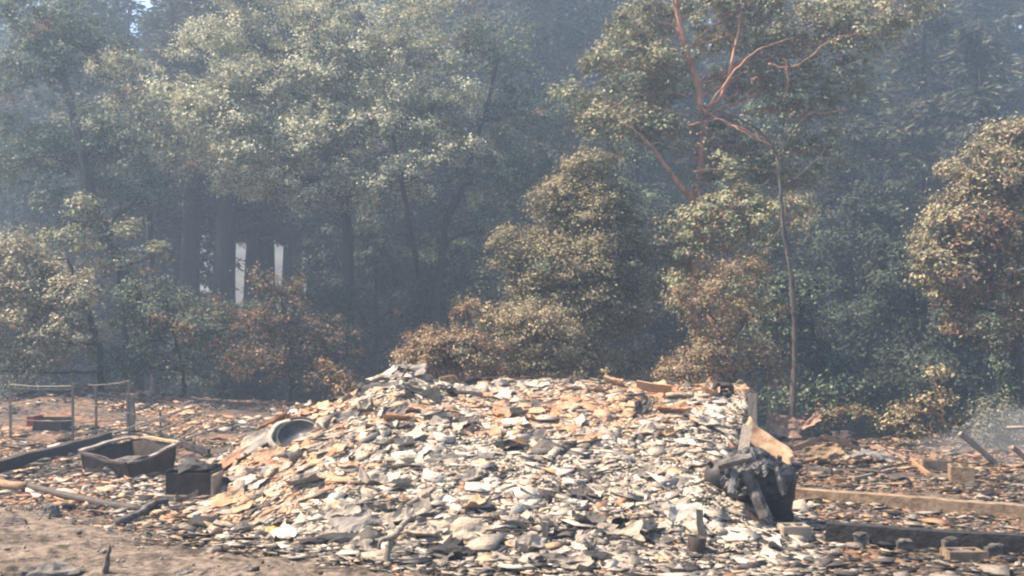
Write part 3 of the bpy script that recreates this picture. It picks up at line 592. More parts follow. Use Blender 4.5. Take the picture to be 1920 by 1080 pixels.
tree('madrone_tree', 'large madrone with orange-red trunk and open crown, right of centre', 'tree',
     [gp(1330, 30), at(1335, 620, 30), at(1318, 470, 30), at(1300, 385, 30), at(1318, 300, 29.5), at(1315, 200, 29.5), at(1290, 110, 29.5), at(1272, 40, 29.5), at(1268, -60, 29.5)], (0.18, 0.10),
     [(1110, 210, 30, 65, 60, 60), (1180, 130, 30.5, 80, 60, 70), (1250, 60, 31, 90, 60, 60), (1390, 70, 30.5, 90, 60, 70), (1480, 100, 30, 90, 60, 80), (1600, 70, 30, 90, 50, 70), (1690, 20, 30, 60, 40, 40),
      (1160, 240, 29.5, 70, 50, 50), (1220, 170, 30.5, 70, 55, 50), (1400, 160, 30.5, 80, 55, 55), (1500, 200, 29.5, 70, 40, 45), (1520, 290, 29.5, 60, 40, 40), (1340, 330, 29.6, 70, 50, 60), (1340, 260, 29.6, 60, 30, 26), (1350, 420, 29.4, 70, 50, 60), (1310, 560, 29.2, 60, 70, 60), (1400, 270, 29.8, 80, 60, 60), (1560, 150, 29.8, 70, 40, 50), (1235, 120, 29.5, 45, 40, 24), (1320, 20, 29.8, 60, 40, 26), (1380, 20, 29.2, 70, 40, 46), (1200, 40, 30, 60, 40, 46), (1440, 30, 29.6, 60, 40, 46), (1560, 30, 30, 70, 40, 50), (1240, 250, 29.4, 50, 40, 34), (1450, 160, 29.2, 50, 35, 30), (1460, 340, 30, 70, 50, 40)],
     0.15, G_MADRONE, 'bark_red', 25, scorch=G_BROWN, amt=0.22, per=42, csz=0.27, twigs=.3, limb=0.22, limbs_as_branches=True, limb_from=.45,
     extra=[([at(1302, 382, 28.9), at(1262, 330, 28.5), at(1225, 280, 28.3), at(1196, 250, 28.2), at(1160, 225, 28.2)], 0.089, 0.023),
            ([at(1300, 140, 29.1), at(1282, 70, 28.8), at(1262, 0, 28.7), at(1255, -40, 28.7)], 0.075, 0.032),
            ([at(1320, 200, 29.1), at(1352, 180, 28.7), at(1385, 60, 28.6), at(1390, -40, 28.6)], 0.069, 0.027),
            ([at(1315, 205, 29.1), at(1380, 240, 28.3), at(1440, 268, 28.1)], 0.048, 0.016),
            ([at(1320, 215, 28.9), at(1380, 130, 28.2), at(1430, 90, 27.9), at(1490, 70, 27.9)], 0.048, 0.013),
            ([at(1440, 120, 28.1), at(1490, 125, 27.9), at(1560, 75, 27.9), at(1640, 60, 27.9)], 0.031, 0.009),
            ([at(1290, 235, 28.7), at(1350, 225, 28.5), at(1410, 250, 28.3), at(1445, 268, 28.3)], .03, .018), ([at(1440, 268, 28.3), at(1458, 290, 28.3), at(1462, 320, 28.3)], .045, .03), ([at(1300, 322, 28.5), at(1370, 315, 28.3), at(1455, 320, 28.3)], .022, .012),
            ([at(1500, 210, 28.3), at(1545, 212, 28.2), at(1590, 205, 28.1)], .022, .01), ([at(1470, 110, 28.3), at(1478, 150, 28.3), at(1470, 185, 28.3)], .04, .025)])
tree('madrone_tree', 'small madrone with pink-brown leaves against the big one', 'tree', [gp(1300, 27), at(1305, 620, 27), at(1300, 520, 27), at(1330, 440, 27), at(1400, 360, 27)], (0.12, 0.05),
     [(1250, 465, 27, 45, 35, 34), (1330, 420, 27, 60, 40, 55), (1385, 390, 27, 55, 40, 45), (1290, 490, 26.8, 55, 35, 32), (1400, 450, 27, 60, 40, 40), (1470, 400, 27.2, 60, 40, 26)],
     0.14, G_MADRONE, 'bark_red', 26, scorch=G_BROWN, amt=0.32, per=40, csz=0.24, limb=.4, twigs=.4,
     extra=[([at(1305, 480, 27), at(1370, 465, 26.6), at(1420, 480, 26.5)], .03, .015)])
tree('scorched_tree', 'tall dense olive-brown scorched tree in the centre', 'tree', [gp(1095, 27), at(1095, 600, 27), at(1098, 420, 27), at(1100, 300, 27)], (0.16, 0.04),
     [(1095, 320, 27, 45, 45, 60), (1090, 390, 27, 80, 60, 150), (1120, 430, 26.8, 75, 60, 130), (1060, 470, 26.7, 75, 60, 130), (1130, 500, 26.7, 75, 60, 120), (1080, 550, 26.5, 90, 60, 150), (1160, 390, 27, 35, 50, 50), (1045, 400, 26.8, 40, 60, 60), (1085, 350, 26.9, 55, 50, 70), (1150, 450, 26.7, 48, 60, 70), (1015, 540, 26.4, 60, 50, 80), (1050, 510, 26.3, 60, 50, 80), (1020, 590, 25.5, 60, 40, 80), (1110, 520, 26, 60, 50, 70), (1100, 460, 26.4, 70, 80, 90), (1180, 560, 26.6, 40, 70, 60),
      (960, 470, 26.5, 45, 32, 50), (1000, 500, 26.5, 50, 40, 60), (1130, 600, 26.5, 80, 60, 110), (1120, 680, 26.3, 100, 50, 110)],
     0.10, G_OLIVE, 'bark_grey', 27, per=70, csz=0.24, scorch=G_GREEN, amt=0.3, twigs=.4)
tree('scorched_bush', 'round tan bush at the foot of the olive-brown tree', 'bush', [gp(990, 23.5), at(990, 680, 23.5), at(985, 620, 23.5)], (0.07, 0.03),
     [(975, 610, 23.5, 65, 45, 90), (1030, 630, 23.5, 60, 45, 80), (960, 665, 23.3, 55, 45, 70), (1020, 690, 23.2, 80, 40, 90)], 0.085, G_OLIVE + G_TAN, 'bark_grey', 28, per=60, csz=0.2, twigs=.5)
tree('scorched_bush', 'low brown bush just behind the peak of the heap', 'bush', [gp(850, 22), at(850, 690, 22), at(850, 650, 22)], (0.06, 0.03),
     [(840, 660, 22, 60, 42, 100), (890, 680, 22, 50, 40, 80), (800, 680, 21.8, 45, 30, 50), (770, 660, 22.3, 30, 25, 20), (870, 610, 22.6, 30, 50, 26)], 0.085, G_BROWN + G_TAN, 'bark_grey', 29, per=60, csz=0.18, scorch=G_GREEN, amt=.3, twigs=.6)
tree('scorched_tree', 'thin brown scorched sapling beside the bare snag', 'tree', [gp(1385, 23), at(1378, 700, 23), at(1345, 620, 23), at(1320, 540, 23)], (0.06, 0.02),
     [(1360, 540, 23, 70, 50, 50), (1400, 600, 23, 55, 55, 46), (1310, 570, 23, 50, 40, 32), (1300, 690, 22.6, 60, 40, 60), (1350, 660, 22.8, 55, 50, 46), (1420, 680, 23, 50, 50, 36), (1400, 510, 23.4, 40, 30, 22), (1270, 705, 22.5, 35, 30, 36)],
     0.085, G_BROWN + G_OLIVE, 'bark_grey', 30, per=42, csz=0.2, twigs=.5, limb=.6)
tree('oak_tree', 'cream-edged oak at the right edge of the photo', 'tree', [gp(1900, 27), at(1905, 600, 27), at(1915, 400, 27), at(1920, 250, 27)], (0.2, 0.07),
     [(1905, 250, 27, 55, 60, 80), (1850, 330, 26.6, 60, 50, 90), (1920, 370, 26.4, 80, 70, 110), (1800, 410, 26.5, 60, 50, 90), (1860, 450, 26.2, 80, 60, 120), (1770, 490, 26.4, 60, 50, 80), (1860, 540, 26.4, 90, 60, 110),
      (1960, 500, 27, 90, 90, 110), (1800, 570, 26.8, 60, 50, 55), (1900, 620, 27, 90, 60, 90)],
     0.125, G_TAN + G_OLIVE + G_MADRONE, 'bark_dark', 31, per=56, csz=0.27, scorch=G_BROWN, amt=.4, twigs=.2)
tree('oak_tree', 'pale-leaved young oak at the left edge with dark stem', 'tree', [gp(188, 27), at(188, 700, 27), at(178, 620, 27), at(150, 540, 27), at(120, 480, 27)], (0.12, 0.04),
     [(20, 480, 27, 60, 40, 60), (60, 530, 27, 80, 50, 90), (130, 560, 26.8, 55, 40, 60), (40, 610, 26.6, 90, 60, 100), (120, 640, 26.6, 60, 45, 60), (20, 690, 26.5, 70, 45, 55), (-40, 560, 27, 80, 90, 80)],
     0.12, G_TAN + G_TAN + G_OLIVE + G_PALE, 'bark_dark', 32, per=48, csz=0.25, scorch=G_GREEN, amt=.3, twigs=.25)
tree('oak_tree', 'sparse oak with lit yellow-green sprays above the left bushes', 'tree', [gp(225, 31), at(235, 640, 31), at(215, 480, 31), at(190, 400, 31)], (0.14, 0.05),
     [(150, 390, 31, 45, 25, 16), (130, 450, 31, 50, 28, 18), (210, 500, 31, 60, 28, 20), (290, 480, 31, 40, 22, 12), (220, 430, 31, 40, 22, 12)], 0.15, G_MADRONE, 'bark_dark', 33, per=40, csz=0.25, twigs=.6, limb=.5)
tree('young_tree', 'dark green and brown sapling with thin black stem, left side', 'tree', [gp(348, 28), at(345, 720, 28), at(330, 640, 28), at(310, 560, 28)], (0.08, 0.03),
     [(270, 560, 28, 60, 40, 50), (330, 590, 28, 70, 45, 60), (400, 620, 28, 60, 45, 50), (260, 640, 27.8, 60, 50, 46), (320, 690, 28, 80, 40, 40), (230, 690, 27.6, 50, 40, 46)],
     0.11, G_GREEN + G_DARK, 'bark_dark', 34, per=46, csz=0.24, scorch=G_BROWN, amt=.42, twigs=.4)
tree('scorched_bush', 'rust-brown scorched bush below the smoky gap', 'bush', [gp(545, 30), at(550, 690, 30), at(530, 600, 30)], (0.08, 0.03),
     [(520, 540, 30, 50, 45, 40), (560, 600, 30, 70, 50, 56), (500, 620, 29.8, 50, 50, 34), (620, 650, 30, 60, 50, 46), (540, 690, 29.6, 70, 50, 56), (630, 720, 29.5, 50, 40, 34), (460, 680, 30, 50, 50, 30)],
     0.11, G_BROWN + G_DARK, 'bark_dark', 35, per=42, csz=0.24, twigs=.35)
tree('scorched_sapling', 'small tan-leaved sapling on the left shoulder of the heap', 'sapling', [surf(655, 752), at(640, 725, 19), at(618, 690, 19)], (0.02, 0.008),
     [(615, 690, 19, 14, 10, 7), (632, 706, 19, 20, 12, 12), (645, 726, 18.9, 24, 14, 16)], 0.09, G_TAN + G_BROWN, 'bark_grey', 36, per=26, csz=0.13, twigs=.8, limb=.6)
# the dim understorey between and behind them
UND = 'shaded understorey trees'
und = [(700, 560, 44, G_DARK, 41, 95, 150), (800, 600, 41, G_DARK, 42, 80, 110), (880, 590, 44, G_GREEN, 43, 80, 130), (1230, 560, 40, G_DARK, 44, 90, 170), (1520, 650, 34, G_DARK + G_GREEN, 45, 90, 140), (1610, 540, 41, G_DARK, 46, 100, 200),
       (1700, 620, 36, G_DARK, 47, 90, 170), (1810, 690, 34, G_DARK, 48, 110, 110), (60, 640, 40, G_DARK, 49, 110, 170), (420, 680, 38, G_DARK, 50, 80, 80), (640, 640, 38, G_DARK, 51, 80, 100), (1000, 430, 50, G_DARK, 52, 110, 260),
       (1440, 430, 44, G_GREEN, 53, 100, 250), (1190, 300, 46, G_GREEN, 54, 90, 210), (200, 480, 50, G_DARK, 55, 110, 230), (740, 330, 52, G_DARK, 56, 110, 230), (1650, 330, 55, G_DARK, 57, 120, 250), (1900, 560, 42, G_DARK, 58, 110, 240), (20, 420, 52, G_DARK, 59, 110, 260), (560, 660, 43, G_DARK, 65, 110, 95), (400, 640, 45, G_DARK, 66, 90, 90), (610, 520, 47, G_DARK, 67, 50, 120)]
ulab = ['shaded dark tree under the forked green tree', 'dim low tree behind the peak of the heap', 'dim green tree behind the tan bush', 'dark tree between the olive-brown tree and the madrone', 'blue-green bush tree just right of the bare snag',
        'dim dark tree right of the snag, mid height', 'dark shaded tree left of the cream-edged oak', 'dark thicket tree below the cream-edged oak', 'dark tree behind the pale young oak at left', 'dim bush tree below the smoky gap, left side',
        'dark bush tree left of the heap peak', 'dark tall tree behind the olive-brown scorched tree', 'green tree filling the gap behind the bare snag', 'green tree behind the madrone left limb', 'dark tree behind the leaning oak trunk',
        'dark tree deep behind the big tanoak', 'dark tree behind the right-hand firs', 'dark tree behind the cream-edged oak', 'dark tree at the far left behind the leaning oak', 'dark bush tree low behind the rust-brown scorched bush', 'dark bush tree at the foot of the redwood trunks', 'dark tree screening the right edge of the smoky gap']
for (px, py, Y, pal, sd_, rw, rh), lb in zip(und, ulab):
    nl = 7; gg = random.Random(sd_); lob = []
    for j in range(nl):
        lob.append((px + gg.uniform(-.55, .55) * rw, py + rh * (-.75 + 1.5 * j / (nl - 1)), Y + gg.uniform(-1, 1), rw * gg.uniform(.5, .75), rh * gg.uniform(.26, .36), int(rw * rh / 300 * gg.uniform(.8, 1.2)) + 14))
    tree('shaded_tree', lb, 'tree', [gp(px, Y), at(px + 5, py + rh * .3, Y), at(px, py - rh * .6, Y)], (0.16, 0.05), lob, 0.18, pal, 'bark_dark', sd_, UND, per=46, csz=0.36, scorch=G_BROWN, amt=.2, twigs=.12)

# --- dead snag
root = thing('dead_tree', gp(1487, 25.5), 'bare grey dead snag with thin curved twigs', 'tree')
mb = MB(); P = curve([gp(1487, 25.5), at(1487, 780, 25.5), at(1491, 640, 25.5), at(1484, 520, 25.5), at(1468, 420, 25.5), at(1462, 330, 25.5), at(1452, 280, 25.5), at(1425, 245, 25.5)], 40, 0.014)
tube(mb, P, np.linspace(0.10, 0.03, 40) * (.85 + .3 * rng.random(40)), 9, 0.35); mb.build('trunk', M['bark_snag'], root, smooth=True)
for pts, r0 in [([(1425, 245), (1390, 225), (1340, 205), (1290, 190)], .035), ([(1474, 455), (1500, 458), (1530, 465), (1552, 468)], .022), ([(1466, 390), (1490, 375), (1530, 365), (1520, 385)], .015), ([(1470, 436), (1500, 432), (1525, 446), (1540, 470), (1541, 492)], .016),
                ([(1486, 600), (1462, 604), (1440, 603)], .014), ([(1462, 320), (1420, 318), (1370, 316), (1320, 322)], .018), ([(1464, 345), (1490, 335), (1540, 290), (1560, 250)], .02), ([(1470, 420), (1430, 470), (1380, 490)], .018), ([(1474, 470), (1478, 485), (1500, 482)], .02),
                ([(1488, 560), (1530, 535), (1580, 540)], .014), ([(1490, 640), (1450, 625), (1420, 600)], .014), ([(1455, 290), (1480, 260), (1510, 220), (1560, 200)], .022), ([(1465, 370), (1500, 358), (1520, 362), (1521, 382)], .013)]:
    mb = MB(); Y0 = 25.5; n = len(pts); tube(mb, curve([at(a, b, Y0 - 0.25 * i) for i, (a, b) in enumerate(pts)], 14, 0.015), np.linspace(r0, .006, 14), 5, .1); mb.build('branch', M['bark_snag'], root, smooth=True)

# --- right-hand saplings and bush
root = tree('burnt_sapling', 'burnt tan sapling with ragged clumps, right of the metal sheets', 'sapling', [gp(1775, 20.5), at(1770, 830, 20.5), at(1768, 770, 20.5), at(1752, 690, 20.5)], (0.05, 0.02),
     [(1752, 702, 20.5, 13, 16, 9), (1700, 770, 20.5, 24, 18, 16), (1690, 800, 20.4, 28, 16, 18), (1735, 765, 20.5, 14, 26, 10), (1770, 760, 20.5, 16, 30, 8), (1720, 820, 20.4, 26, 14, 12), (1780, 800, 20.5, 24, 20, 10)],
     0.10, G_TAN + G_OLIVE, 'wood_tan', 61, per=30, csz=0.15, twigs=.6, limb=.7)
tree('green_bush', 'grey-green bush in smoke at the right edge', 'bush', [gp(1870, 20.5), at(1870, 830, 20.5), at(1865, 770, 20.5)], (0.05, 0.02),
     [(1850, 780, 20.5, 50, 36, 30), (1900, 790, 20.5, 45, 40, 30), (1820, 820, 20.2, 45, 28, 18), (1880, 830, 20.2, 60, 28, 20)], 0.085, G_GREY, 'bark_pale', 62, per=36, csz=0.2, twigs=.6, limb=.8)
tree('ivy_stem', 'leaning ivy-wrapped stem above the smoky right bush', 'vine', [gp(1895, 22), at(1890, 740, 22), at(1872, 660, 22), at(1852, 600, 22)], (0.05, 0.03),
     [(1890, 730, 22, 14, 20, 14), (1880, 690, 22, 13, 22, 14), (1868, 650, 22, 12, 22, 14), (1855, 612, 22, 14, 18, 12)], 0.085, G_GREEN, 'bark_grey', 63, per=26, csz=0.13, twigs=.2)
tree('scorched_bush', 'low brown-leaved bush behind the bent metal sheets', 'bush', [gp(1580, 22), at(1580, 790, 22), at(1578, 770, 22)], (0.03, 0.015),
     [(1560, 780, 22, 36, 18, 20), (1610, 775, 22, 30, 16, 14)], 0.09, G_BROWN + G_GREEN, 'bark_grey', 64, per=36, csz=0.17, twigs=.5)

# ------------------------------------------------------------------ things: left yard
def Z(p, dz): return np.asarray(p) + np.array((0, 0, dz))
# wire fence
YF = 21.0
root = thing('wire_fence', at(130, 835, YF), 'broken wire and rail garden fence at far left', 'fence')
fp = [(20, 722, 838, YF), (137, 716, 838, YF - .3), (181, 722, 842, YF + .1), (243, 714, 842, YF + .4), (302, 770, 845, YF + 1)]
for px, y0, y1, Y in fp:
    mb = MB(); plank(mb, Z(at(px, y1, Y), -.25), at(px + rnd.uniform(-2, 2), y0, Y), .045, .04, (1, 0, 0), 6, .01, .2); mb.build('post', M['bark_pale'] if px != 20 else M['wood_grey'], root)
for a, b, r, mt in [((18, 721), (139, 724), .014, 'rail_pale'), ((22, 727), (138, 729), .011, 'rail_pale'), ((165, 722), (243, 714), .012, 'wire'), ((-30, 760), (60, 753), .013, 'wire'), ((60, 753), (137, 762), .01, 'wire'), ((22, 786), (137, 788), .015, 'rail_pale'), ((15, 805), (181, 810), .011, 'wire'),
                    ((137, 779), (243, 774), .012, 'wire'), ((137, 790), (181, 790), .011, 'wire'), ((181, 790), (243, 784), .012, 'wire'), ((150, 758), (181, 760), .012, 'rail_pale'), ((-30, 772), (22, 771), .01, 'wire'), ((181, 806), (302, 800), .01, 'wire'), ((243, 774), (302, 790), .01, 'wire')]:
    mb = MB(); p0 = at(*a, YF - .12); p1 = at(*b, YF - .12); tube(mb, curve([p0, (p0 + p1) / 2 + np.array((0, 0, -.03)), p1], 8, .008), r, 6); mb.build('rail', M[mt], root)
def one(name, label, cat, m, fill, smooth=False, group=None):
    mb = MB(); fill(mb); o = mb.build(name, M[m], None, smooth=smooth); return tag(o, label, cat, group)
# rods leaning behind the burnt box
for i, (a, b) in enumerate([((212, 812), (388, 754)), ((300, 806), (384, 772)), ((330, 828), (382, 800)), ((262, 800), (330, 775)), ((350, 822), (430, 795))]):
    lab = ['longest thin metal rod sloping up behind the burnt box', 'second rod just below the longest one behind the box', 'short pale rod ending at the burnt box corner', 'short rod beside the far fence post', 'thin rod lying right of the burnt box'][i]
    one('metal_rod', lab, 'rod', 'wire', lambda mb: tube(mb, curve([at(*a, 18.5), at(*b, 20.5)], 8, .01), .018, 6), True, 'thin metal rods behind the burnt box')
# charred beam
one('charred_beam', 'long black charred beam lying at far left', 'beam', 'char', lambda mb: plank(mb, surf(-40, 892, .10), surf(205, 828, .12), .2, .16, None, 12, .03, .35))
# red tub
root = thing('burnt_tub', surf(100, 806), 'red painted burnt metal tub behind the wire fence', 'tub')
p = surf(100, 806); mb = MB()
for dx, dy, sx, sy in ((0, -.28, .74, .03), (0, .28, .74, .03), (-.37, 0, .03, .53), (.37, 0, .03, .53)): block(mb, p + np.array((dx, dy, .15)), (sx, sy, .3), 0, .005)
mb.build('wall', M['rust_dark'], root); mb = MB(); block(mb, p + np.array((-.42, -.3, .24)), (.16, .05, .24), .2, .01); block(mb, p + np.array((-.40, 0, .26)), (.05, .5, .2), .05, .01); mb.build('red_panel', M['red_paint'], root)
# the big open burnt box
c0 = surf(248, 900); root = thing('burnt_box', c0, 'large open-topped burnt metal box with ash on its rim', 'metal box')
Yb = c0[1]; A = at(150, 848, Yb + .9); B = at(238, 870, Yb - .1); C_ = at(333, 832, Yb + .7); D = at(248, 822, Yb + 1.9)
base = [at(163, 880, Yb + .95), at(250, 906, Yb), at(322, 878, Yb + .7), at(246, 872, Yb + 1.75)]
top = [A, B, C_, D]
def wallq(mb, a0, a1, b0, b1, th, seed):
    n, m = 12, 6; V = []
    N = np.cross(a1 - a0, b0 - a0); N /= np.linalg.norm(N)
    for i in range(n):
        for j in range(m):
            s, t = i / (n - 1), j / (m - 1); q = (a0 * (1 - s) + a1 * s) * (1 - t) + (b0 * (1 - s) + b1 * s) * t
            q = q + N * ((vnoise(np.array((s * 3 + seed, t * 2, .5)), 2) - .5) * .10) + np.array((0, 0, (vnoise(np.array((s * 4 + seed, 0, .2)), 7) - .5) * .08 * t)); V.append(q)
    V = np.array(V); W = V - N * th; f = []; k = n * m; ix = lambda i, j: i * m + j
    for i in range(n - 1):
        for j in range(m - 1): q = (ix(i, j), ix(i + 1, j), ix(i + 1, j + 1), ix(i, j + 1)); f += [q, tuple(z + k for z in q[::-1])]
        for j in (0, m - 1): f.append((ix(i, j), ix(i + 1, j), ix(i + 1, j) + k, ix(i, j) + k))
    for i in (0, n - 1):
        for j in range(m - 1): f.append((ix(i, j), ix(i, j + 1), ix(i, j + 1) + k, ix(i, j) + k))
    mb.add(np.vstack([V, W]), f)
for i in range(4):
    mb = MB(); wallq(mb, Z(base[i], -.15), Z(base[(i + 1) % 4], -.15), top[i], top[(i + 1) % 4], .03, i * 5); mb.build('side_wall', M['rust_dark'], root)
for i, (w_, mt) in enumerate(((.08, 'rust_dark'), (.09, 'ash_grey'), (.12, 'sheet_gold'), (.13, 'ash_grey'))):
    a, b = top[i], top[(i + 1) % 4]; mb = MB(); T = (b - a) / np.linalg.norm(b - a); mid = (a + b) / 2 + np.array((0, 0, -.05 if i < 2 else .03))
    P = curve([a, mid, b], 9, .012)
    for q0, q1 in zip(P[:-1], P[1:]): plank(mb, Z(q0, .015 + .003 * i), Z(q1, .015 + .003 * i), w_, .035, np.cross(T, (0, 0, 1)), 2, 0, .1)
    mb.build('rim', M[mt], root)
mb = MB(); lump(mb, sum(base) / 4 + np.array((0, 0, .05)), (.5, .6, .2), .5, 3, 4); mb.build('ash_fill', M['char_ash'], root)
# smaller square bin
c0 = surf(352, 944); root = thing('burnt_bin', c0, 'small square burnt metal bin full of char', 'metal bin')
mb = MB(); w, h = .64, .46
for dx, dy, sx, sy, hh in ((0, -.27, w, .025, h - .02), (0, .27, w, .025, h + .05), (-w / 2, 0, .025, .56, h + .02), (w / 2, 0, .025, .56, h)): block(mb, c0 + np.array((dx, dy + .27, hh / 2)), (sx, sy, hh), 0, .006)
mb.build('body', M['rust_dark'], root)
mb = MB(); block(mb, c0 + np.array((-.02, -.03, .06)), (.70, .05, .13), 0, .01); block(mb, c0 + np.array((w / 2 + .04, .2, .22)), (.05, .5, .40), .05, .01); mb.build('edge_strip', M['concrete_pale'], root)
mb = MB(); lump(mb, c0 + np.array((0, .27, h - .02)), (.31, .27, .16), .6, 3, 9); mb.build('char_fill', M['char'], root)
# pipe, bent log, tan log end
one('burnt_pipe', 'long dark burnt pipe lying in front of the burnt box', 'pipe', 'rust_dark', lambda mb: tube(mb, curve([surf(45, 917, .06), surf(150, 944, .07), surf(268, 964, .05)], 12, .008), .062, 12, .05), True)
one('charred_branch', 'bent charred branch by the lower end of the dark pipe', 'branch', 'char_ash', lambda mb: tube(mb, curve([surf(222, 984, .04), surf(262, 972, .07), surf(285, 958, .1), surf(312, 950, .08)], 12, .012), np.linspace(.06, .04, 12), 8, .2), True)
one('wood_stub', 'tan broken log end at the far left edge', 'log', 'wood_tan', lambda mb: tube(mb, curve([surf(-40, 912, .07), surf(48, 922, .07)], 7, .01), .085, 9, .2), True)
one('charred_board', 'dark rusty board right of the burnt box', 'board', 'rust_dark', lambda mb: plank(mb, surf(322, 836, .14), surf(392, 858, .12), .12, .05, None, 6, .02, .2))
one('ash_panel', 'smooth grey ash-coated panel sloping up beside the bin', 'metal sheet', 'ash_grey', lambda mb: (lambda a, b: sheet(mb, (a + b) / 2 + np.array((0, 0, .08)), (b - a) / 2, .24 * (lambda v: v / np.linalg.norm(v))(np.cross(b - a, (-.45, -.45, .75))), .02, 16, 8, .03, .04, .10, 5, .03))(surf(385, 905, .02), surf(510, 832, .12)), True)
one('post_stub', 'pale burnt post stub beyond the wire fence', 'post', 'wood_grey', lambda mb: plank(mb, Z(at(246, 792, 22), -.2), at(244, 738, 22), .17, .14, (1, 0, 0), 6, .02, .3))
one('leaning_lath', 'thin lath propped on the pale post stub', 'lath', 'wood_tan', lambda mb: plank(mb, at(236, 752, 21.8), at(262, 734, 21.8), .06, .03, None, 4))
# basin
c0 = surf(552, 832, .10); Nn = np.array((.10, -.62, .78)); q = Vector(Nn).to_track_quat('Z', 'Y').to_matrix(); M3 = np.array(q)
root = thing('wash_basin', c0, 'round pale basin with grey bowl on the left slope of the heap', 'basin')
mb = MB(); lathe(mb, [(.0, -.10), (.34, -.09), (.42, -.03), (.43, .0), (.36, .03), (.345, .025), (.34, -.04)], c0, M3, 36, .22, 3); mb.build('rim', M['basin_grey'], root, smooth=True)
mb = MB(); lathe(mb, [(.338, .045), (.330, .05), (.315, .0), (.20, -.04), (0.0, -.05)], c0 + M3 @ np.array((.06, .02, .0)), M3, 32, .05, 5); mb.build('bowl', M['steel_grey'], root, smooth=True)
mb = MB(); a = np.linspace(-.2, 2.0, 14); tube(mb, [c0 + M3 @ np.array((.06 + .36 * math.cos(t), .02 + .36 * math.sin(t), .07)) for t in a], .022, 6); mb.build('hoop', M['rust_dark'], root, smooth=True)
# foreground bits
one('dry_stick', 'dark upright stick in the near gravel, lower left', 'stick', 'char_ash', lambda mb: tube(mb, curve([surf(198, 1079, -.05), at(200, 1055, surf(198, 1079)[1]), at(206, 1022, surf(198, 1079)[1])], 8, .008), np.linspace(.04, .012, 8), 6, .3), True)
for (px, py, r, lab) in [(100, 1078, (.30, .2, .10), 'wide dark rock at the bottom edge, lower left'), (470, 1072, (.075, .06, .05), 'small black rock on the gravel, bottom edge'), (22, 985, (.2, .15, .07), 'reddish dark rock on the gravel at left edge'), (92, 968, (.14, .12, .16), 'dark upright clod where gravel meets burnt soil'), (345, 1074, (.09, .06, .03), 'flat dark stone in the gravel beside the stick')]:
    one('rock', lab, 'rock', 'rust_dark' if px == 22 else 'char_ash', lambda mb: lump(mb, surf(px, py, r[2] * .1), r, .6, 2.2, px), False)
# ------------------------------------------------------------------ things: on the heap
one('plank', 'tan plank lying on the ridge of the heap, right half', 'plank', 'wood_tan', lambda mb: plank(mb, at(1194, 722, 16.9), at(1258, 732, 16.6), .19, .05, (0, -.35, 1), 6, .01, .12))
def tyre(mb):
    c = surf(1355, 745, .12); q = np.array(Vector((.2, -.8, .6)).to_track_quat('Z', 'Y').to_matrix()); P = [c + q @ np.array((.17 * math.cos(t), .13 * math.sin(t), .05 * math.sin(3 * t))) for t in np.linspace(0, 2 * math.pi, 22)]
    tube(mb, P, .055, 8, .5)
one('charred_ring', 'small black charred ring near the right end of the ridge', 'ring', 'char', tyre, True)
one('charred_scrap', 'black upright crumpled scrap on the orange part of the heap', 'scrap', 'char_ash', lambda mb: sheet(mb, surf(1206, 778, .10), (.14, .03, .05), (-.02, .05, .14), .02, 9, 8, .06, .08, .3, 8), False)
for (px, py, dx, h, s, lab) in [(862, 868, .45, .06, 3, 'long dark scrap in the middle of the heap'), (740, 780, .2, .1, 5, 'dark scrap high on the left of the heap'), (650, 790, .22, .1, 6, 'black scrap on the orange left shoulder'), (1003, 826, .16, .09, 7, 'dark scrap above the middle of the heap'),
                                (770, 702, .3, .12, 9, 'grey slab at the peak of the heap'), (705, 735, .34, .1, 11, 'dark folded scrap left of the heap peak'), (820, 1000, .25, .1, 12, 'dark scrap low on the heap beside the forked branch')]:
    one('charred_scrap', lab, 'scrap', 'ash_grey' if s == 9 else 'char_ash', lambda mb: sheet(mb, surf(px, py, h * .6), (dx, .04 * (s % 3 - 1), .02), (.02, .09, h), .022, 10, 7, .05, .06, .3, s))
root = thing('dead_branch', surf(726, 1056), 'pale bent dead branch standing at the foot of the heap', 'branch')
Yk = surf(726, 1056)[1]
mb = MB(); tube(mb, curve([surf(722, 1058, -.03), at(728, 1030, Yk), at(738, 1008, Yk), at(752, 990, Yk + .1), at(768, 972, Yk + .2)], 16, .012), np.linspace(.045, .03, 16), 8, .3); mb.build('stem', M['wood_grey'], root, smooth=True)
mb = MB(); tube(mb, curve([at(738, 1008, Yk), at(716, 1012, Yk - .1), at(712, 1030, Yk - .1)], 8, .008), np.linspace(.03, .015, 8), 6, .2); mb.build('twig', M['wood_grey'], root, smooth=True)
for (px, py, r, s, lab) in [(850, 1044, (.30, .16, .10), 3, 'black lump in place of the shaded hollow at the front foot of the heap'), (655, 1018, (.42, .16, .09), 4, 'long black lump in place of the shaded hollow left of the dead branch'), (1120, 1050, (.2, .12, .07), 6, 'black lump under the near middle of the heap')]:  # hollows by the foot and branch: their black shade built as dark lumps
    one('dark_lump', lab, 'dark lump', 'char', lambda mb: lump(mb, surf(px, py, .02), r, .5, 2.4, s), False)
one('overhang_slab', 'buckled grey slab overhanging the black hollow by the branch', 'slab', 'ash_grey', lambda mb: sheet(mb, surf(660, 1000, .10), (.34, .05, -.01), (.03, .17, .09), .03, 18, 12, -.12, .12, .45, 14))
one('overhang_slab', 'buckled tan slab overhanging the front hollow of the heap', 'slab', 'concrete_pale', lambda mb: sheet(mb, surf(860, 1015, .10), (.36, -.03, -.01), (.0, .2, .11), .03, 18, 12, -.10, .12, .45, 15))
one('yellow_chunk', 'yellow chunk on dark litter, lower left of the heap', 'chunk', 'yellow', lambda mb: lump(mb, surf(510, 1002, .03), (.10, .09, .075), .35, 1.6, 5), False)
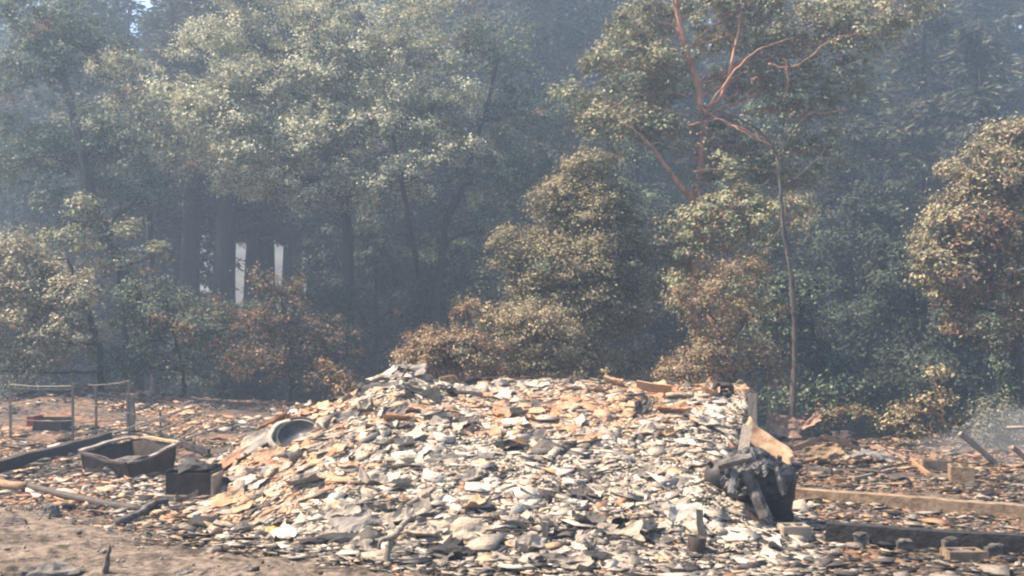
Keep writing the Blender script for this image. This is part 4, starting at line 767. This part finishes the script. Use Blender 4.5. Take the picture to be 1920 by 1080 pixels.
one('wood_stake', 'short pale stake upright near the foot of the heap, middle', 'stake', 'wood_grey', lambda mb: plank(mb, surf(1022, 1014, -.05), at(1022, 978, surf(1022, 1014)[1]), .07, .05, (1, 0, 0), 5, 0, .3))
one('wood_stake', 'grey stake upright beside the pale plaster slabs', 'stake', 'wood_grey', lambda mb: plank(mb, surf(1315, 1012, -.05), at(1311, 955, surf(1315, 1012)[1]), .08, .05, (1, 0, 0), 6, .01, .2))
for (px, py, u, v, h, s, lab) in [(1390, 1012, .34, .14, .06, 3, 'large cream plaster slab at the right foot of the heap'), (1432, 1026, .20, .10, .05, 4, 'small cream plaster slab, rightmost at the heap foot'), (1372, 950, .20, .12, .08, 5, 'cream plaster slab left of the black tanks, below'), (1286, 980, .22, .14, .12, 6, 'tilted cream plaster slab beside the grey stake'),
                                  (1270, 920, .30, .12, .10, 7, 'broad curled grey slab on the right of the heap'), (1160, 1010, .26, .12, .09, 8, 'curled pale slab on the lower heap, right of centre'), (620, 905, .35, .12, .06, 9, 'curled tan sheet on the lower left of the heap')]:
    one('plaster_slab', lab, 'slab', 'ash_pale' if s < 7 else 'ash_grey' if s == 7 else 'concrete_pale', lambda mb: sheet(mb, surf(px, py, h * .6), (u, .03, .02 * (s % 3 - 1)), (.02, v, h), .03, 10, 8, .05 * (-1) ** s, .05, .35, s))
def can(mb):
    c = surf(1304, 1040, .0); lathe(mb, [(0, .0), (.10, .0), (.105, .02), (.10, .10), (.105, .2), (.10, .205), (.09, .2), (.085, .03)], c, rot('Y', .12), 20, .08, 3)
one('rusty_can', 'rusty brown can at the foot of the grey stake', 'can', 'rust_dark', can, True)
for (a, b, c, lab) in [((780, 980), (900, 985), (1010, 992), 'dark wire lying across the lower heap'), ((1100, 912), (1170, 890), (1240, 884), 'dark wire curving over the heap, right of centre'), ((640, 962), (730, 952), (790, 960), 'dark wire above the dead branch'), ((900, 1004), (1020, 1010), (1150, 1000), 'lowest wire across the foot of the heap')]:
    one('wire', lab, 'wire', 'char', lambda mb: tube(mb, curve([surf(*a, .06), surf(*b, .09), surf(*c, .06)], 16, .012), .011, 5), True)
# upright boards at the right end of the heap
pb = surf(1409, 800); Yd = 15.3
one('upright_board', 'grey board standing upright at the right end of the heap', 'board', 'wood_grey', lambda mb: plank(mb, Z(at(1410, 805, Yd), -.3), at(1411, 738, Yd), .15, .05, (1, -.3, 0), 6, .01, .12))
one('upright_board', 'shorter grey board leaning above the black tanks', 'board', 'wood_grey', lambda mb: plank(mb, Z(at(1386, 852, 13.3), -.25), at(1402, 798, 13.8), .16, .05, (1, -.2, 0), 6, .015, .15))
one('scorched_sheet', 'bright orange-tan curved sheet beside the upright boards', 'metal sheet', 'sheet_gold', lambda mb: sheet(mb, at(1440, 832, 14.2), (.30, -.2, -.26), (.10, .10, .12), .02, 16, 8, .06, .05, .18, 6, -.03), True)

# ------------------------------------------------------------------ things: tanks under the melted cover
c0 = surf(1365, 938, .0); Yt = 11.9
one('charred_heap', 'heap of black char and cinders under the two tanks', 'char heap', 'char', lambda mb: lump(mb, at(1408, 955, Yt + .15), (.52, .4, .30), .5, 2.6, 5), False)
def tank(px, py, tilt, s, lab):
    c = at(px, py, Yt + (.25 if s == 1 else 0)); M3 = rot('Y', tilt) @ rot('X', .25); r = .24 if s == 1 else .27
    root = thing('pressure_tank', c - np.array((0, 0, .28)), lab, 'tank')
    mb = MB(); lathe(mb, [(0, -.42), (.10, -.41), (r * .8, -.34), (r, -.22), (r * 1.02, 0), (r, .22), (r * .8, .34), (.10, .41), (0, .42)], c, M3, 30, .06, s); mb.build('shell', M['tank'], root, smooth=True)
    mb = MB(); lathe(mb, [(r * 1.01, -.02), (r * 1.045, -.012), (r * 1.045, .012), (r * 1.01, .02)], c, M3, 30, .0, s); mb.build('seam', M['rust_dark'], root, smooth=True)
    mb = MB(); tube(mb, [c + M3 @ np.array((0, 0, .38)), c + M3 @ np.array((0, 0, .50))], .035, 8); mb.build('valve', M['rust_dark'], root)
tank(1370, 912, -.75, 1, 'left round black burnt tank beside the heap'); tank(1450, 922, .12, 2, 'right round black burnt tank beside the foundation')
def cover(mb):
    v, f = ico(5); c = at(1416, 897, Yt - .12)
    fold = np.abs(fbm(v * (4.2, 4.2, 1.7) + 9, 4, 6) - .5) * 2; big = fbm(v * 1.7 + 3, 3, 8) - .5
    d = 1 + big * .5 + (.28 - fold) * .30
    w = v * d[:, None] * (.46, .36, .36); w[:, 2] = np.where(w[:, 2] < -.22, -.22 + (w[:, 2] + .22) * .5, w[:, 2])
    mb.add(w + c, f)
one('melted_cover', 'crumpled black melted cover draped over the two tanks', 'cover', 'tarp', cover, False)
for (a, b, r, mt, lab) in [((1398, 884), (1436, 970), .085, 'char_ash', 'long grey burnt post leaning on the black tanks'), ((1379, 886), (1371, 928), .055, 'steel_grey', 'short grey pipe hanging in front of the left tank'), ((1352, 872), (1412, 856), .06, 'char_ash', 'grey charred timber laid on top of the melted cover'), ((1455, 868), (1470, 930), .045, 'tarp', 'thin black strut at the right side of the tanks')]:
    one('burnt_post', lab, 'post', mt, lambda mb: tube(mb, curve([at(*a, Yt - .45), at(*b, Yt - .62)], 8, .01), np.full(8, r), 8, .15), False)
one('ash_patch_slab', 'grey slab on the ground below the leaning post', 'slab', 'steel_grey', lambda mb: sheet(mb, surf(1440, 990, .03), (.25, .0, 0), (0, .16, .02), .03, 8, 6, .01, .02, .2, 5))

# ------------------------------------------------------------------ things: foundations on the right
def wall_between(mb, a, b, h, th, down=.3):
    a, b = np.asarray(a), np.asarray(b); n = 24; T = (b - a) / np.linalg.norm(b - a); H = np.array((-T[1], T[0], 0)); V = []; f = []
    for i in range(n):
        c = a + (b - a) * i / (n - 1); e = (vnoise(np.array((i * .7, .2, .4)), 3) - .5) * .03
        for hh, o in ((-down, -1), (h + e, -1), (h + e, 1), (-down, 1)): V.append(c + H * o * th / 2 + np.array((0, 0, hh)))
    for i in range(n - 1):
        for j in range(4): f.append((i * 4 + j, (i + 1) * 4 + j, (i + 1) * 4 + (j + 1) % 4, i * 4 + (j + 1) % 4))
    f += [(0, 1, 2, 3), tuple((n - 1) * 4 + j for j in (3, 2, 1, 0))]; mb.add(V, f)
a = surf(1478, 932); b = surf(1990, 982); a[2] = b[2] = min(a[2], b[2])
one('foundation_wall', 'long tan concrete foundation wall running to the right edge', 'foundation', 'concrete', lambda mb: wall_between(mb, at(1478, 928, 13.7) * (1, 1, 0) + (0, 0, .02), at(2000, 974, 12.0) * (1, 1, 0) + (0, 0, .02), .15, .2))
a = at(1548, 1012, 10.9) * (1, 1, 0); b = at(2000, 1046, 10.1) * (1, 1, 0)
one('recess_shade', 'long black beam in place of the shaded recess in front of the foundation wall', 'beam', 'char', lambda mb: plank(mb, a + (0, 0, .09), b + (0, 0, .09), .23, .16, None, 16, .02, .15))  # black beam fills the recess; its shade is put into the colour
for i, (px, py) in enumerate([(1616, 1014), (1697, 1020), (1781, 1028), (1863, 1034)]):
    p = surf(px, py + 12); root = thing('pier_block', p, ['leftmost', 'second', 'third', 'rightmost'][i] + ' small pale pier block along the dark recess', 'pier block', 'small piers along the charred sill')
    h = (.17, .13, .19, .15)[i]; mb = MB(); block(mb, p + np.array((0, 0, h / 2 - .03)), (.16 + .03 * (i % 2), .09, h), .12 * (i - 1.5), .006, (.06 * (i % 3 - 1), .05 * (i % 2))); mb.build('footing', M['char_ash'], root)
    mb = MB(); lump(mb, p + np.array((.02 * (i - 1), 0, h - .02)), (.085, .05, .03), .6, 3, i + 3, 2); mb.build('ash_crust', M['char_ash'], root)
def cinder(px, py, size, rz, mt, lab):
    p = surf(px, py); root = thing('concrete_block', p, lab, 'block'); mb = MB(); x, y, z = size
    c = p + np.array((0, y / 2, z / 2 - .02)); ca, sa = math.cos(rz), math.sin(rz)
    for dx, dy, sx, sy in ((0, -y / 2 + .02, x, .04), (0, y / 2 - .02, x, .04), (-x / 2 + .02, 0, .04, y - .086), (x / 2 - .02, 0, .04, y - .086), (0, 0, .04, y - .086)):
        block(mb, c + np.array((dx * ca - dy * sa, dx * sa + dy * ca, 0)), (sx, sy, z if sy == .04 else z - .005), rz, .006)
    mb.build('shell', M[mt], root); mb = MB(); lump(mb, c + np.array((0, 0, .02)), (x * .36, y * .33, z * .4), .3, 3, 4, 2); mb.build('ash_fill', M['char_ash'], root)
cinder(1495, 1016, (.34, .24, .20), .04, 'concrete_pale', 'hollow tan concrete block right of the plaster slabs')
cinder(1816, 1054, (.42, .22, .13), .03, 'concrete', 'low concrete block at the bottom right, in front of the dark recess')
cinder(1816, 908, (.36, .5, .30), -.35, 'concrete', 'concrete pier block with sunlit left end beyond the foundation wall')
cinder(1762, 886, (.55, .3, .24), -.1, 'concrete', 'grey concrete pier block left of the sunlit pier')
one('fallen_post', 'short wood post leaning against the grey pier block', 'post', 'wood_tan', lambda mb: plank(mb, surf(1732, 880, .0), at(1752, 852, surf(1732, 880)[1] + .2), .09, .08, (1, 0, 0), 5, .01, .2))
# bent sheets and timbers behind the foundation
Yq = 17.5
for (px, py, U, V, cl, cl2, mt, s, lab) in [(1466, 800, (.36, .1, -.06), (-.03, .12, .24), .05, .03, 'sheet_pink', 3, 'pinkish bent metal sheet right of the upright board'), (1514, 797, (.30, -.05, .06), (.02, .12, .10), .12, .06, 'sheet_pink', 4, 'tray-shaped curled sheet behind the dark bar'),
                                            (1545, 846, (.45, -.05, .04), (.02, .1, .17), .03, 0, 'concrete', 5, 'tan flat panel lying beneath the crossed timbers'), (1592, 818, (.34, .1, -.12), (.05, .25, .10), -.12, 0, 'rust_dark', 6, 'arched rusty sheet behind the crossed timbers'), (1500, 835, (.42, .0, .02), (.0, .2, .06), .06, 0, 'rust_dark', 7, 'dark shaded sheet under the tray-shaped sheet'),
                                            (1640, 850, (.5, .1, -.06), (.05, .3, .06), -.08, 0, 'ash_grey', 8, 'low grey curled sheet right of the tan panel')]:
    one('bent_sheet', lab, 'metal sheet', mt, lambda mb: sheet(mb, at(px, py, Yq + (s - 5) * .15), np.array(U) * .85, np.array(V) * .8, .016, 16, 10, cl, .09, .35, s, cl2), False)
for (a, b, w_, mt, lab) in [((1484, 842), (1548, 820), .10, 'wood_tan', 'tan timber sloping up to the right among bent sheets'), ((1545, 818), (1612, 842), .09, 'wood_tan', 'tan timber sloping down to the right among bent sheets'), ((1450, 832), (1500, 802), .06, 'rust_dark', 'thin dark bar crossing the pinkish sheet'), ((1700, 868), (1640, 842), .08, 'sheet_pink', 'pink-brown timber lying left of the pier blocks'), ((1712, 872), (1742, 896), .08, 'wood_tan', 'short timber leaning toward the foundation wall'),
                            ((1800, 812), (1868, 870), .09, 'wood_grey', 'grey plank leaning below the burnt sapling'), ((1898, 838), (1935, 872), .08, 'sheet_pink', 'pink pipe leaning at the right edge'), ((1480, 878), (1560, 890), .07, 'steel_grey', 'grey bar lying above the left end of the foundation wall'), ((1850, 866), (1930, 880), .07, 'char_ash', 'dark bar lying beyond the pier blocks at right'), ((1600, 905), (1680, 885), .06, 'wood_grey', 'thin pale lath above the foundation wall')]:
    one('timber', lab, 'timber', mt, lambda mb: plank(mb, surf(*a, .06) if a[1] > 850 else at(*a, Yq - .3), surf(*b, .06) if a[1] > 850 else at(*b, Yq - .1), w_, w_ * .7, None, 6, .015, .2))
one('pale_rail', 'pale metal rail in the smoke at the right edge', 'rail', 'wire', lambda mb: tube(mb, [at(1888, 802, 18.5), at(1990, 800, 18.5)], .035, 8), True)

# ------------------------------------------------------------------ smoke haze in the air
def vol(name, dens, col, aniso):
    m = bpy.data.materials.new(name); m.use_nodes = True; N = m.node_tree.nodes; N.remove(N['Principled BSDF'])
    v = N.new('ShaderNodeVolumePrincipled'); v.inputs['Density'].default_value = dens; v.inputs['Color'].default_value = (*col, 1); v.inputs['Anisotropy'].default_value = aniso
    m.node_tree.links.new(v.outputs[0], N['Material Output'].inputs['Volume']); return m
M['haze'] = vol('haze', 0.0023, (0.55, 0.74, 1.0), 0.2)
b = bmesh.new(); bmesh.ops.create_cube(b, size=1)
for v in b.verts: v.co = Vector((v.co.x * 380, v.co.y * 250 + 90, v.co.z * 78 + 25))
me = bpy.data.meshes.new('haze'); b.to_mesh(me); b.free(); o = link('haze', me, M['haze']); tag(o, 'blue-grey smoke haze hanging in the whole wood', 'haze', kind='stuff')

M['smoke'] = vol('smoke', 0.07, (0.84, 0.87, 0.92), 0.1)
v, f = ico(4); d = 1 + (fbm(v * 1.4 + 4, 3, 2) - .5) * .9
mb = MB(); mb.add(v * d[:, None] * (2.6, 1.2, .95) + at(1925, 850, 19.2), f)
tag(mb.build('smoke', M['smoke'], smooth=True), 'thin pale smoke drifting over the debris at the right edge', 'smoke', kind='stuff')
